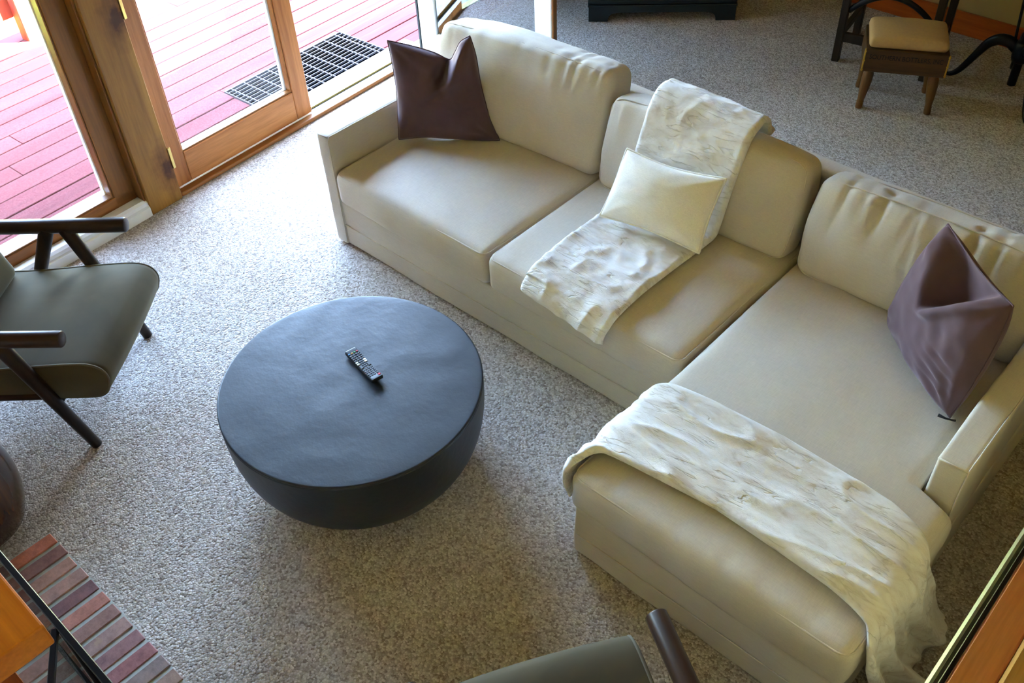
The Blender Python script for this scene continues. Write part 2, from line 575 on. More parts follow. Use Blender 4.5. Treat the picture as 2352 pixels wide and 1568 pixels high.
M['mantel'] = wood_mat('mantel_pine', lin(176, 98, 24), lin(216, 138, 48), 'X', 0.3, 8, coat=0.3)
M['mantel_leg'] = wood_mat('mantel_leg_pine', lin(128, 58, 14), lin(164, 82, 24), 'Z', 0.35, 8)
M['cedar'] = wood_mat('cedar_cap', lin(214, 142, 104), lin(230, 166, 130), 'Y', 0.45, 12)
M['pale_wood'] = wood_mat('pale_wood', lin(196, 150, 104), lin(222, 180, 136), 'Y', 0.5, 14)
M['base_wood'] = wood_mat('baseboard_wood', lin(150, 72, 24), lin(190, 98, 36), 'X', 0.4, 9)
M['deck'] = wood_mat('red_deck_stain', lin(88, 47, 50), lin(106, 60, 62), 'Y', 0.85, 9, rand=0.07, spec=0.06)
M['rail_red'] = wood_mat('red_railing_stain', lin(150, 72, 56), lin(166, 84, 64), 'Z', 0.8, 9, spec=0.06)
M['stool_wood'] = wood_mat('stool_crate_wood', lin(58, 40, 20), lin(92, 66, 34), 'X', 0.45, 14)
M['stool_leg'] = wood_mat('stool_turned_wood', lin(84, 58, 30), lin(122, 88, 50), 'Z', 0.4, 14)
M['dark_table'] = wood_mat('espresso_wood', lin(36, 28, 20), lin(58, 46, 32), 'Z', 0.45, 14)
M['white_paint'] = plain('white_paint', lin(240, 243, 242), 0.4, var=0.02)
M['white_trim'] = plain('white_trim', lin(226, 226, 222), 0.5, var=0.03)
M['gasket'] = plain('dark_gasket', lin(38, 56, 56), 0.6)
M['cream'] = plain('cream_wall', lin(170, 146, 98), 0.85, var=0.03, bmp=0.1)
M['pale_wall'] = plain('pale_south_wall', lin(240, 231, 214), 0.85, var=0.03, bmp=0.1)
M['ceil'] = plain('ceiling_board', lin(206, 182, 148), 0.8, var=0.05)
M['alu'] = plain('pale_aluminium', lin(214, 216, 216), 0.35, 0.3, 0.03)
M['brass'] = plain('brass', lin(206, 176, 104), 0.3, 1.0, 0.05)
M['groove'] = plain('dark_groove', lin(26, 24, 24), 0.8)
M['grate'] = plain('galvanised_grate', lin(86, 89, 98), 0.7, 0.0, 0.05, spec=0.2)
M['pit'] = plain('pit_lining', lin(8, 8, 12), 0.95, spec=0.0)
M['concrete'] = plain('black_concrete', lin(40, 46, 54), 0.42, 0.0, 0.10, 5.0, 0.5, 34.0, 0.42)
M['remote'] = plain('remote_plastic', lin(24, 27, 31), 0.4)
M['key'] = plain('rubber_keys', lin(46, 52, 58), 0.5)
M['key_red'] = plain('red_key', lin(206, 40, 62), 0.5)
M['key_green'] = plain('green_key', lin(60, 160, 90), 0.5)
M['key_yellow'] = plain('yellow_key', lin(222, 170, 70), 0.5)
M['key_blue'] = plain('blue_key', lin(60, 130, 215), 0.5)
M['key_white'] = plain('white_key', lin(236, 238, 240), 0.5)
M['iron'] = plain('black_iron', lin(18, 20, 25), 0.4, 0.5, 0.1, bmp=0.15)
M['frame_black'] = plain('black_screen_metal', lin(20, 21, 25), 0.35, 0.5)
M['burlap'] = plain('burlap_cushion', lin(188, 156, 104), 0.9, 0, 0.06, 90, 0.3, 220)
M['ink'] = plain('stencil_ink', lin(12, 10, 8), 0.8)
M['gold'] = plain('gilt_corner', lin(196, 160, 70), 0.35, 0.9)
M['highlight_grey'] = plain('highlight_grey', lin(140, 150, 150), 0.4, 0.3)  # highlight along the wall cap's black edge, put into the colour
M['green_cab'] = plain('green_black_paint', lin(18, 30, 28), 0.42, 0, 0.08)
M['brick'] = brick_mat('hearth_brick')
M['mortar'] = plain('grey_mortar', lin(176, 180, 174), 0.9, 0, 0.06, 40, 0.3)
M['blocker_bank'] = plain('added_bank_green', lin(46, 58, 34), 1.0, 0, 0.3, 0.8, spec=0.0)  # for the unseen bank added to block sky light
M['blocker_wood'] = wood_mat('blocker_siding', lin(70, 48, 34), lin(92, 64, 46), 'X', 0.8, 8)  # for the unseen wing and roof boards added as light blockers
M['lawn'] = plain('lawn', lin(150, 168, 70), 0.95, 0, 0.25, 1.2)
M['tassel'] = plain('dark_tassel', lin(22, 16, 16), 0.8)
M['glass'] = glass_mat('window_glass', (0.90, 0.92, 0.92, 1), 1.75)
M['window1_glass'] = glass_mat('fixed_panel_glass', (0.86, 0.88, 0.89, 1), 1.75)
M['dim_glass'] = glass_mat('light_cutting_glass', (0.5, 0.54, 0.54, 1), 1.45)  # tint added to cut the daylight reaching the far floor
M['leaf_glass'] = glass_mat('double_glazing', (0.46, 0.53, 0.53, 1), 2.4)
M['smoke'] = glass_mat('smoked_glass', (0.74, 0.78, 0.78, 1), 1.6)

# ------------------------------------------------------------------ room shell
YN = 3.89                              # north wall
fl = mesh_obj('floor', [(*Wf(-1.0, -3.2)[:2], 0), (6.0, -3.2, 0), (6.0, 4.1, 0), (*Wf(-1.0, 4.3)[:2], 0),
                        (*Wf(-1.0, -3.2)[:2], -0.1), (6.0, -3.2, -0.1), (6.0, 4.1, -0.1), (*Wf(-1.0, 4.3)[:2], -0.1)],
              [(0, 1, 2, 3), (7, 6, 5, 4), (0, 4, 5, 1), (1, 5, 6, 2), (2, 6, 7, 3), (3, 7, 4, 0)], M['carpet'])
tag(fl, 'grey-beige looped carpet covering the whole living room floor', 'carpet', kind='structure')

# west wall as a grid of cells with openings left out (local frame u, v, z)
def wall_cells(name, u0, u1, vb, zb, holes, mat):
    bm = bmesh.new()
    for i in range(len(vb) - 1):
        for j in range(len(zb) - 1):
            if (i, j) in holes: continue
            add_box(bm, (u0, vb[i], zb[j]), (u1, vb[i + 1], zb[j + 1]))
    bmesh.ops.remove_doubles(bm, verts=bm.verts, dist=1e-5)
    return bm_obj(name, bm, mat, None, False, DEL)
vb = [-3.3, -1.30, -0.40, -0.23, 1.82, 2.0, 2.50, 4.4]
zb = [-0.1, 0.0, 2.12, 2.5, 2.9, 4.0]
ww = wall_cells('wall_west', -1.16, -1.04, vb, zb, {(1, 1), (3, 1), (5, 1)}, M['cream'])
tag(ww, 'cream wall around the glazed patio doors', 'wall', kind='structure')
zr = lambda v: 5.1 - 0.5 * v if v > -1 else 5.6 + 0.5 * (v + 1)
gb = []
gv = [-3.3, -1.0, 2.2]
for u in (-1.16, -1.04):
    for v in gv: gb.append((u, v, zr(v)))
    gb.append((u, 2.2, 4.0)); gb.append((u, -3.3, 4.0))
gf = [(0, 1, 2, 3, 4), (9, 8, 7, 6, 5)] + [(i, 5 + i, 5 + (i + 1) % 5, (i + 1) % 5) for i in range(5)]
gw = fix_normals(mesh_obj('wall_gable', gb, gf, M['cream'], None, False, DEL))
tag(gw, 'cream gable above the tall windows of the glazed wall', 'wall', kind='structure')
wnorth = box('wall_north', (-1.6, YN, 0), (6.1, YN + 0.12, 4.0), M['cream'])
tag(wnorth, 'cream wall behind the stool and the iron table', 'wall', kind='structure')
wsouth = box('wall_south', (-1.2, -2.62, 0), (6.1, -2.5, 4.4), M['pale_wall'])
tag(wsouth, 'cream wall behind the fireplace hearth', 'wall', kind='structure')
weast = box('wall_east', (6.0, -2.6, 0), (6.12, 4.0, 5.6), M['cream'])
tag(weast, 'cream far wall opposite the patio doors', 'wall', kind='structure')
rb_ = []
for u in (-1.42, 6.6):
    for v in (-3.6, -1.0, 4.9):
        rb_.append((u, v, zr(v)))
    for v in (-3.6, -1.0, 4.9):
        rb_.append((u, v, zr(v) + 0.18))
rf_ = [(0, 1, 7, 6), (1, 2, 8, 7), (3, 9, 10, 4), (4, 10, 11, 5), (0, 6, 9, 3), (2, 5, 11, 8), (0, 3, 4, 1), (1, 4, 5, 2), (6, 7, 10, 9), (7, 8, 11, 10)]
roof = fix_normals(mesh_obj('ceiling', rb_, rf_, M['ceil'], None, False, DEL))
tag(roof, 'pale sloping board ceiling high above the room', 'ceiling', kind='structure')

lf = box('added_low_ceiling', (-1.0, 1.95, 2.45), (5.95, YN - 0.001, 2.62), M['ceil'])  # unseen slab added to keep bounced light off the far floor
tag(lf, 'unseen low ceiling added to dim the far end of the room', 'ceiling', kind='structure')
# baseboards
bn = box('baseboard_north', (-0.9, YN - 0.02, 0), (5.9, YN, 0.14), M['base_wood'], bev=0.004)
tag(bn, 'orange-brown wooden baseboard along the cream wall behind the iron table', 'baseboard', kind='structure')
bm = bmesh.new()
prof = [(-0.955, 0.0), (-0.955, 0.052), (-0.965, 0.060), (-0.968, 0.078), (-0.980, 0.090), (-1.03, 0.090), (-1.03, 0.0)]
vsA = [bm.verts.new((u, -1.7, z)) for u, z in prof]; vsB = [bm.verts.new((u, -0.425, z)) for u, z in prof]
bm.faces.new(vsA); bm.faces.new(vsB[::-1])
for i in range(len(prof)):
    j = (i + 1) % len(prof)
    bm.faces.new((vsA[i], vsA[j], vsB[j], vsB[i]))
bw = bm_obj('baseboard_west', bm, M['white_trim'], None, False, DEL)
tag(bw, 'white moulded baseboard under the fixed glass panel', 'baseboard', kind='structure')

# post between the fixed panel and the hinged door
post = box('trim_1', (-1.16, -0.425, 0), (-0.955, -0.235, 2.118), M['pine'], bev=0.004, rz=DEL)
tag(post, 'knotty pine post between the two glazed panels', 'post', kind='structure')
box('groove', (-1.1, -0.437, 0.0), (-0.975, -0.4252, 2.1), M['fir_dark'], post, 0.002)
boxes('brass_hinge', [((-0.958, -0.238, 0.185), (-0.947, -0.222, 0.305)), ((-0.958, -0.238, 0.985), (-0.947, -0.222, 1.105))], M['brass'], post, 0.002)
pn = box('trim_2', (-1.10, 1.745, 0), (-0.985, 1.86, 2.118), M['fir'], bev=0.004, rz=DEL)
tag(pn, 'wooden jamb post beside the open door leaf', 'post', kind='structure')
hd = box('trim_3', (-1.16, -1.6, 2.12), (-0.97, 1.8, 2.26), M['fir_y'], bev=0.004, rz=DEL)
tag(hd, 'wooden header beam above the patio doors', 'beam', kind='structure')

# window_1: the fixed panel left of the post
w1 = empty('window_1', (0, 0, 0), DEL)
tag(w1, 'tall fixed glass panel in a brown wood frame left of the knotty post', 'window', kind='structure')
box('stile', (-1.09, -0.548, 0.10), (-1.035, -0.435, 2.12), M['fir_dark'], w1, 0.004)
box('stile', (-1.09, -1.31, 0.10), (-1.035, -1.21, 2.12), M['fir_dark'], w1, 0.004)
box('bottom_rail', (-1.09, -1.21, 0.02), (-1.035, -0.435, 0.145), M['fir_dark_y'], w1, 0.004)
box('top_rail', (-1.09, -1.21, 2.02), (-1.035, -0.548, 2.12), M['fir_dark_y'], w1, 0.004)
boxes('glazing_bead', [((-1.095, -0.556, 0.145), (-1.042, -0.548, 2.02)), ((-1.095, -1.21, 0.145), (-1.042, -0.548, 0.153))], M['oak_strip'], w1, 0.002)
boxes('outer_sash', [((-1.13, -0.560, 0.13), (-1.10, -0.545, 2.04)), ((-1.15, -1.22, 0.13), (-1.10, -1.19, 2.04)), ((-1.15, -1.21, 0.11), (-1.10, -0.55, 0.148))], M['white_paint'], w1, 0.002)
box('glass_pane', (-1.100, -1.21, 0.14), (-1.094, -0.55, 2.03), M['window1_glass'], w1)

# door_1: the hinged glazed door next to the post, shut
d1 = empty('door_1', (0, 0, 0), DEL)
tag(d1, 'shut glazed door of reddish fir with brass hinges, right of the knotty post', 'door', kind='structure')
box('stile', (-1.065, -0.222, 0.022), (-1.02, -0.122, 2.06), M['fir'], d1, 0.004)
box('stile', (-1.065, 0.632, 0.022), (-1.02, 0.742, 2.06), M['fir'], d1, 0.004)
box('bottom_rail', (-1.065, -0.1215, 0.022), (-1.02, 0.6315, 0.195), M['fir_y'], d1, 0.004)
box('top_rail', (-1.065, -0.1215, 1.96), (-1.02, 0.6315, 2.06), M['fir_y'], d1, 0.004)
boxes('glazing_bead', [((-1.062, -0.122, 0.195), (-1.028, -0.114, 1.96)), ((-1.062, 0.624, 0.195), (-1.028, 0.632, 1.96)), ((-1.062, -0.115, 0.195), (-1.028, 0.625, 0.203))], M['oak_strip'], d1, 0.002)
boxes('outer_sash', [((-1.085, -0.15, 0.18), (-1.066, -0.115, 2.0)), ((-1.085, 0.615, 0.18), (-1.066, 0.65, 2.0)), ((-1.085, -0.15, 0.165), (-1.066, 0.65, 0.205))], M['white_paint'], d1, 0.002)
box('glass_pane', (-1.058, -0.116, 0.20), (-1.052, 0.626, 1.965), M['glass'], d1)
tube('door_handle', [(-1.02, 0.69, 1.0), (-0.975, 0.69, 1.0), (-0.965, 0.68, 1.0), (-0.965, 0.58, 1.0)], 0.008, M['brass'], d1, 10)

# threshold
th = empty('trim_4', (0, 0, 0), DEL)
tag(th, 'door threshold with wooden nosing, white sill and brass track', 'threshold', kind='structure')
box('wood_nosing', (-1.012, -0.232, 0), (-0.962, 1.63, 0.024), M['oak_strip'], th, 0.008, 3)
box('white_track', (-1.045, -0.232, 0), (-1.0125, 1.63, 0.016), M['white_paint'], th)
box('dark_gap', (-1.072, -0.232, 0), (-1.0455, 1.63, 0.003), M['groove'], th)
box('brass_track', (-1.086, -0.232, 0), (-1.0725, 1.63, 0.014), M['brass'], th, 0.002)
box('sill', (-1.235, -0.25, -0.03), (-1.0865, 1.74, 0.008), M['white_paint'], th, 0.004)

# door_2: the open white leaf
d2 = empty('door_2', (-1.035, 1.55, 0), math.radians(13.3))
tag(d2, 'open white-painted glazed door leaf swung in behind the sofa', 'door', kind='structure')
box('stile', (0.0, 0.0, 0.015), (0.115, 0.045, 2.05), M['white_paint'], d2, 0.005)
box('stile', (0.80, 0.0, 0.015), (0.91, 0.040, 2.05), M['white_paint'], d2, 0.005)
box('stile_edge', (0.9101, 0.0, 0.015), (0.922, 0.045, 2.05), M['fir_dark'], d2, 0.003)
box('bottom_rail', (0.1155, 0.0, 0.015), (0.7995, 0.040, 0.19), M['white_paint'], d2, 0.005)
box('top_rail', (0.1155, 0.0, 1.94), (0.7995, 0.040, 2.05), M['white_paint'], d2, 0.005)
box('inner_face', (0.0, 0.0455, 0.015), (0.115, 0.05, 2.05), M['fir'], d2)
box('glass_pane', (0.11, 0.018, 0.185), (0.805, 0.024, 1.945), M['leaf_glass'], d2)
box('weatherstrip', (-0.012, -0.004, 0.015), (-0.001, 0.03, 2.05), M['gasket'], d2)

w2 = empty('window_2', (0, 0, 0), DEL)
tag(w2, 'fixed glass panel in a brown wood frame seen through the open door leaf', 'window', kind='structure')
box('stile', (-1.09, 1.99, 0.0), (-1.03, 2.09, 2.12), M['fir_dark'], w2, 0.004)
box('stile', (-1.09, 2.42, 0.0), (-1.03, 2.51, 2.12), M['fir_dark'], w2, 0.004)
box('bottom_rail', (-1.09, 2.0905, 0.0), (-1.03, 2.4195, 0.11), M['fir_dark_y'], w2, 0.004)
box('top_rail', (-1.09, 2.0905, 2.02), (-1.03, 2.4195, 2.12), M['fir_dark_y'], w2, 0.004)
box('glazing_bead', (-1.095, 2.09, 0.1105), (-1.040, 2.42, 0.118), M['brass'], w2, 0.002)
box('outer_sash', (-1.15, 2.06, 0.08), (-1.10, 2.45, 0.115), M['white_paint'], w2, 0.002)
box('glass_pane', (-1.100, 2.08, 0.105), (-1.094, 2.43, 2.03), M['dim_glass'], w2)
bwn = box('baseboard_west_north', (-1.0395, 1.865, 0), (-1.012, 1.985, 0.09), M['white_trim'], None, 0.003, rz=DEL)
tag(bwn, 'short white baseboard between the door jamb and the far glass panel', 'baseboard', kind='structure')
# half wall with a cedar cap, right under the camera
hw = empty('wall_stair', (0, 0, 0))
tag(hw, 'half wall with a reddish cedar cap at the right edge', 'wall', kind='structure')
box('panel', (3.25, -2.45, 0), (3.33, 0.6, 1.775), M['cream'], hw)
box('cap', (3.226, -2.48, 1.776), (3.272, 0.65, 1.80), M['cedar'], hw, 0.003)
box('pale_moulding', (3.2725, -2.48, 1.776), (3.35, 0.65, 1.812), M['pale_wood'], hw, 0.004)
box('metal_edge', (3.2195, -2.48, 1.765), (3.2255, 0.65, 1.799), M['frame_black'], hw, 0.001)
box('edge_highlight', (3.2075, -2.48, 1.770), (3.219, 0.65, 1.790), M['highlight_grey'], hw, 0.004)  # grey strip stands in for the highlight on the black edge

# ------------------------------------------------------------------ outdoors
rnd = random.Random(7)
deck = empty('deck', (0, 0, 0), DEL)
tag(deck, 'red stained plank deck outside the patio doors', 'deck', kind='structure')
GV0, GV1, GU0, GU1 = 0.655, 1.636, -1.236, -1.75
edges_u = [-1.19, -1.343] + [-1.343 - 0.1522 * i for i in range(1, 16)]
def board(u1, u0, v0, v1):
    box('deck_board', (u1 + 0.0035, v0 + 0.001, -0.09), (u0 - 0.0035, v1 - 0.001, -0.052 + rnd.uniform(-0.0015, 0.0015)), M['deck'], deck, 0.003)
V0, V1 = -2.24, 5.2
for i in range(len(edges_u) - 1):
    a, b_ = edges_u[i], edges_u[i + 1]       # a nearer the house
    if b_ > GU1:
        segs = [(V0, GV0), (GV1, V1)]
    elif a > GU1:
        board(b_, GU1, GV0, GV1); segs = [(V0, GV0), (GV1, V1)]
    else:
        segs = [(V0, V1)]
    for s0, s1 in segs:
        j = rnd.uniform(s0 + 0.8, s1 - 0.8)
        if i == 7: j = -0.42
        if i == 12: j = 1.25
        if s1 - s0 > 3.0:
            board(b_, a, s0, j); board(b_, a, j, s1)
        else:
            board(b_, a, s0, s1)
boxes('joist', [((-3.6, v, -0.3), (-1.2, v + 0.04, -0.095)) for v in (-2.2, -1.5, -0.6, 0.55, 1.7, 2.9, 4.1)], M['pit'], deck)
ED = edges_u[-1]
gr = empty('floor_grate', (0, 0, 0), DEL)
tag(gr, 'galvanised steel bar grate set into the red deck outside the open doorway', 'grate')
gz = -0.045
boxes('frame', [((GU1 + 0.002, GV0 + .002, -0.062), (GU1 + 0.010, GV1 - .002, gz)), ((GU0 - 0.010, GV0 + .002, -0.062), (GU0 - .002, GV1 - .002, gz)),
                ((GU1 + 0.01, GV0 + .002, -0.062), (GU0 - 0.01, GV0 + 0.007, gz)), ((GU1 + 0.01, GV1 - 0.007, -0.062), (GU0 - 0.01, GV1 - .002, gz))], M['grate'], gr)
proto = box('bearing_bar', (-0.0024, GV0 + 0.0075, -0.056), (0.0024, GV1 - 0.0075, gz), M['grate'], gr)
nb = 13
for i in range(nb):
    o = proto if i == 0 else link(proto.copy(), gr)
    o.location = (GU1 + (GU0 - GU1) * (i + 1) / (nb + 1), 0, 0)
proto = box('cross_bar', (GU1 + 0.0105, -0.003, -0.052), (GU0 - 0.0105, 0.003, gz + 0.001), M['grate'], gr)
for i in range(10):
    o = proto if i == 0 else link(proto.copy(), gr)
    o.location = (0, GV0 + 0.05 + 0.0975 * i, 0)
boxes('catch_tray', [((GU1, GV0, -0.33), (GU0, GV1, -0.31)), ((GU1 - 0.004, GV0, -0.31), (GU1, GV1, -0.06)), ((GU0, GV0, -0.31), (GU0 + 0.004, GV1, -0.06)), ((GU1, GV0 - 0.0015, -0.31), (GU0, GV0, -0.06)), ((GU1, GV1, -0.31), (GU0, GV1 + 0.0015, -0.06))], M['pit'], gr)
wg_ = box('added_wing', (-4.4, -2.6, -0.3), (-1.165, -2.25, 4.3), M['blocker_wood'], None, rz=DEL)  # unseen wall added to darken the deck's south end
tag(wg_, 'unseen brown wall added south of the deck to block sky light', 'wall', kind='structure')
pr = empty('added_porch_roof', (0, 0, 0), DEL)  # unseen boards added to limit sky light through the doors
tag(pr, 'unseen roof boards added over the patio doors to cut sky light', 'roof', kind='structure')
box('blocker_roof_board', (-3.1, -2.24, 2.36), (-1.165, -0.25, 2.46), M['blocker_wood'], pr)
box('blocker_eave_board', (-1.75, -0.249, 2.36), (-1.165, 3.4, 2.44), M['blocker_wood'], pr)
box('added_roof_post', (-3.08, -2.2, -0.05), (-2.98, -2.1, 2.3595), M['blocker_wood'], pr)
# railing
rl = empty('deck_railing', (0, 0, 0), DEL)
tag(rl, 'red wooden railing along the outer edge of the deck', 'railing')
ru = -3.46
for v in (-0.92, 0.37, 1.9, 3.4, -2.15):
    box('post', (ru - 0.045, v - 0.055, -0.32), (ru + 0.045, v + 0.055, 0.98), M['rail_red'], rl, 0.006)
box('bottom_rail', (ru - 0.085, -2.2, 0.10), (ru - 0.0455, 4.6, 0.235), M['rail_red'], rl, 0.004)
box('middle_rail', (ru - 0.085, -2.2, 0.47), (ru - 0.0455, 4.6, 0.60), M['rail_red'], rl, 0.004)
box('top_rail', (ru - 0.085, -2.2, 0.82), (ru - 0.0455, 4.6, 0.95), M['rail_red'], rl, 0.004)
box('cap_board', (ru - 0.10, -2.2, 0.981), (ru + 0.06, 4.6, 1.02), M['rail_red'], rl, 0.004)
lawn = box('ground', (-40, -40, -1.0), (-3.62, 40, -0.9), M['lawn'], None, rz=DEL)
tag(lawn, 'sunlit yellow-green lawn beyond the deck railing', 'lawn', kind='structure')

# unseen bank added behind the lawn to block low south-west sky light
hv, hf = [], []
NU, NV = 26, 60
for i in range(NU):
    for j in range(NV):
        u = -8.0 - 26.0 * i / (NU - 1); v = -36.0 + 72.0 * j / (NV - 1)
        f = min(1, max(0, (-8.0 - u) / 7.0)); f = f * f * (3 - 2 * f)
        q = min(1, max(0, (-1.5 - v) / 3.0)); f *= q * q * (3 - 2 * q)
        z = -0.92 + 10.2 * f + f * 1.6 * noise.noise(Vector((u * 0.5, v * 0.5, 2))) + f * 0.8 * noise.noise(Vector((u * 1.4, v * 1.4, 5)))
        hv.append((u, v, z))
for i in range(NU - 1):
    for j in range(NV - 1):
        hf.append((i * NV + j, (i + 1) * NV + j, (i + 1) * NV + j + 1, i * NV + j + 1))
hb = fix_normals(mesh_obj('added_bank', hv, hf, M['blocker_bank'], None, True, DEL))
tag(hb, 'unseen dark bank added behind the lawn to block southern sky light', 'hill', kind='structure')

# ------------------------------------------------------------------ sofa
rnd = random.Random(3)
sofa = empty('sectional_sofa', (1.48, 0.4, 0))
tag(sofa, 'large cream linen sectional sofa with a chaise at its right end', 'sofa')
SO = Vector((1.48, 0.4, 0))
def sl(x, y, z=0.0):
    return (x - SO.x, y - SO.y, z)

def wob(amp, sc, seed):
    def f(V, N, H):
        out = V.copy()
        for i in range(len(V)):
            q = Vector(V[i]) * sc + Vector((seed * 7.3, seed * 3.1, seed))
            out[i] += N[i] * (noise.noise(q) * amp + noise.noise(q * 3.1) * amp * 0.35)
        return out
    return f
# base (main run + chaise), skirted
def base_part(x0, x1, y0, y1, seed, name='base'):
    dims = (x1 - x0, y1 - y0, 0.262)
    return soft_box(name, dims, 0.02, (40, 24, 6), M['linen'], sofa, wob(0.004, 5.0, seed), sl((x0 + x1) / 2, (y0 + y1) / 2, 0.133))
base = base_part(-0.015, 1.995, 0.012, 1.03, 1)
base2 = base_part(1.996, 2.972, -0.632, 1.03, 2)
tube('seam', [(x - 0.99, -0.5115, -0.012 + 0.002 * math.sin(x * 4)) for x in np.linspace(0.02, 1.98, 30)], 0.0028, M['linen_pipe'], base, 6)
tube('seam', [(x - 2.484, -0.834, -0.012 + 0.002 * math.sin(x * 5)) for x in np.linspace(2.02, 2.95, 24)], 0.0028, M['linen_pipe'], base2, 6)
# arms
def arm_part(x0, x1, y0, y1, z1, seed):
    dims = (x1 - x0, y1 - y0, z1 - 0.005)
    a = soft_box('arm', dims, 0.016, (4, 26, 16), M['linen'], sofa, wob(0.005, 4.0, seed), sl((x0 + x1) / 2, (y0 + y1) / 2, (z1 + 0.005) / 2))
    hx, hy, hz = dims[0] / 2, dims[1] / 2, dims[2] / 2
    e = 0.003
    path = [(hx - e, -hy + e, -hz + 0.02)] + [(hx - e, -hy + e, z) for z in np.linspace(-hz + 0.1, hz - 0.02, 14)] + \
           [(hx - e, y, hz - e) for y in np.linspace(-hy + 0.015, hy - 0.1, 20)]
    tube('piping', path, 0.003, M['linen_pipe'], a, 6)
    tube('piping', [(-hx + 0.004, -hy + e, hz - 0.003), (hx - 0.004, -hy + e, hz - 0.003)], 0.003, M['linen_pipe'], a, 6)
    return a
arm_l = arm_part(-0.032, 0.048, 0.0, 1.05, 0.607, 3)
arm_r = arm_part(2.868, 2.968, 0.02, 1.05, 0.597, 4)
# back frame
soft_box('back_frame', (2.83, 0.10, 0.735), 0.022, (60, 3, 16), M['linen'], sofa, wob(0.004, 3.0, 5), sl(1.458, 1.0, 0.37))

# seat cushions
def seat_cushion(x0, x1, y0, y1, zb_, zt, seed, crown=0.035, r=0.035, extra=None, n=(44, 40, 8)):
    dims = (x1 - x0, y1 - y0, zt - zb_)
    rr = random.Random(seed)
    pl = [(rr.uniform(-1, 1), rr.uniform(0.004, 0.011), rr.uniform(0.3, 1.0)) for _ in range(34)]
    def disp(V, N, H):
        out = V.copy()
        hx, hy, hz = H
        for i in range(len(V)):
            x, y, z = V[i]; nx, ny, nz = N[i]
            a = max(0.0, 1 - (x / hx) ** 2); b = max(0.0, 1 - (y / hy) ** 2)
            if nz > 0.05:
                out[i][2] += crown * (a ** 0.55) * (b ** 0.45) * min(1, nz * 1.4)
                d = y + hy
                if d < 0.22:           # little pulls running back from the front seam
                    w = math.exp(-((d - 0.045) / 0.05) ** 2)
                    for c, wd, am in pl:
                        out[i][2] -= 0.0048 * am * w * math.exp(-((x / hx - c) / wd) ** 2)
            if ny < -0.3:
                out[i][1] -= 0.014 * a * max(0, 1 - (z / hz) ** 2)
            if abs(nx) > 0.3:
                out[i][0] += math.copysign(0.006, nx) * b * max(0, 1 - (z / hz) ** 2)
            q = Vector((x * 3.2 + seed * 5, y * 3.2, z * 3))
            out[i] += N[i] * (noise.noise(q) * 0.006 + noise.noise(q * 3) * 0.002)
        return out if extra is None else extra(out, N, H)
    c = soft_box('seat_cushion', dims, r, n, M['linen'], sofa, disp, sl((x0 + x1) / 2, (y0 + y1) / 2, (zb_ + zt) / 2))
    hx, hy, hz = (d / 2 for d in dims)
    k = r * 0.30
    pts = [p for p in loop_pts(hx - k + 0.002, hy - k + 0.002, hz - k + 0.003, r * 1.1)]
    tube('piping', pts, 0.0034, M['linen_pipe'], c, 6, True)
    pts = [p for p in loop_pts(hx - k, hy - k, -hz + k, r * 1.1)]
    tube('piping', pts, 0.0030, M['linen_pipe'], c, 6, True)
    return c
seat_cushion(0.050, 1.008, -0.006, 0.90, 0.256, 0.428, 11)
seat_cushion(1.012, 1.972, -0.004, 0.90, 0.256, 0.428, 12)
# chaise cushion: T shaped (widens in front of the right arm)
def tshape(out, N, H):
    hx, hy, hz = H
    for i in range(len(out)):
        wx, wy = out[i][0], out[i][1]
        if wx > 0.02:
            Y = wy + (-0.645 + 0.90) / 2       # world y
            t = min(1, max(0, (Y + 0.015) / 0.03))
            lim = 2.860 - (1.985 + 2.985) / 2
            if t > 0 and wx > lim - 0.05:
                out[i][0] = wx + (min(wx, lim - 0.05 + (wx - lim + 0.05) * 0.3) - wx) * t
    return out
cc = seat_cushion(1.985, 2.985, -0.645, 0.90, 0.256, 0.428, 13, 0.036, 0.04, tshape, (44, 90, 8))
for ch in cc.children:
    me = ch.data
    for v in me.vertices:
        Y = v.co.y + 0.1275
        if v.co.x > 0.3 and Y > 0.0:
            v.co.x = min(v.co.x, 2.862 - 2.485)
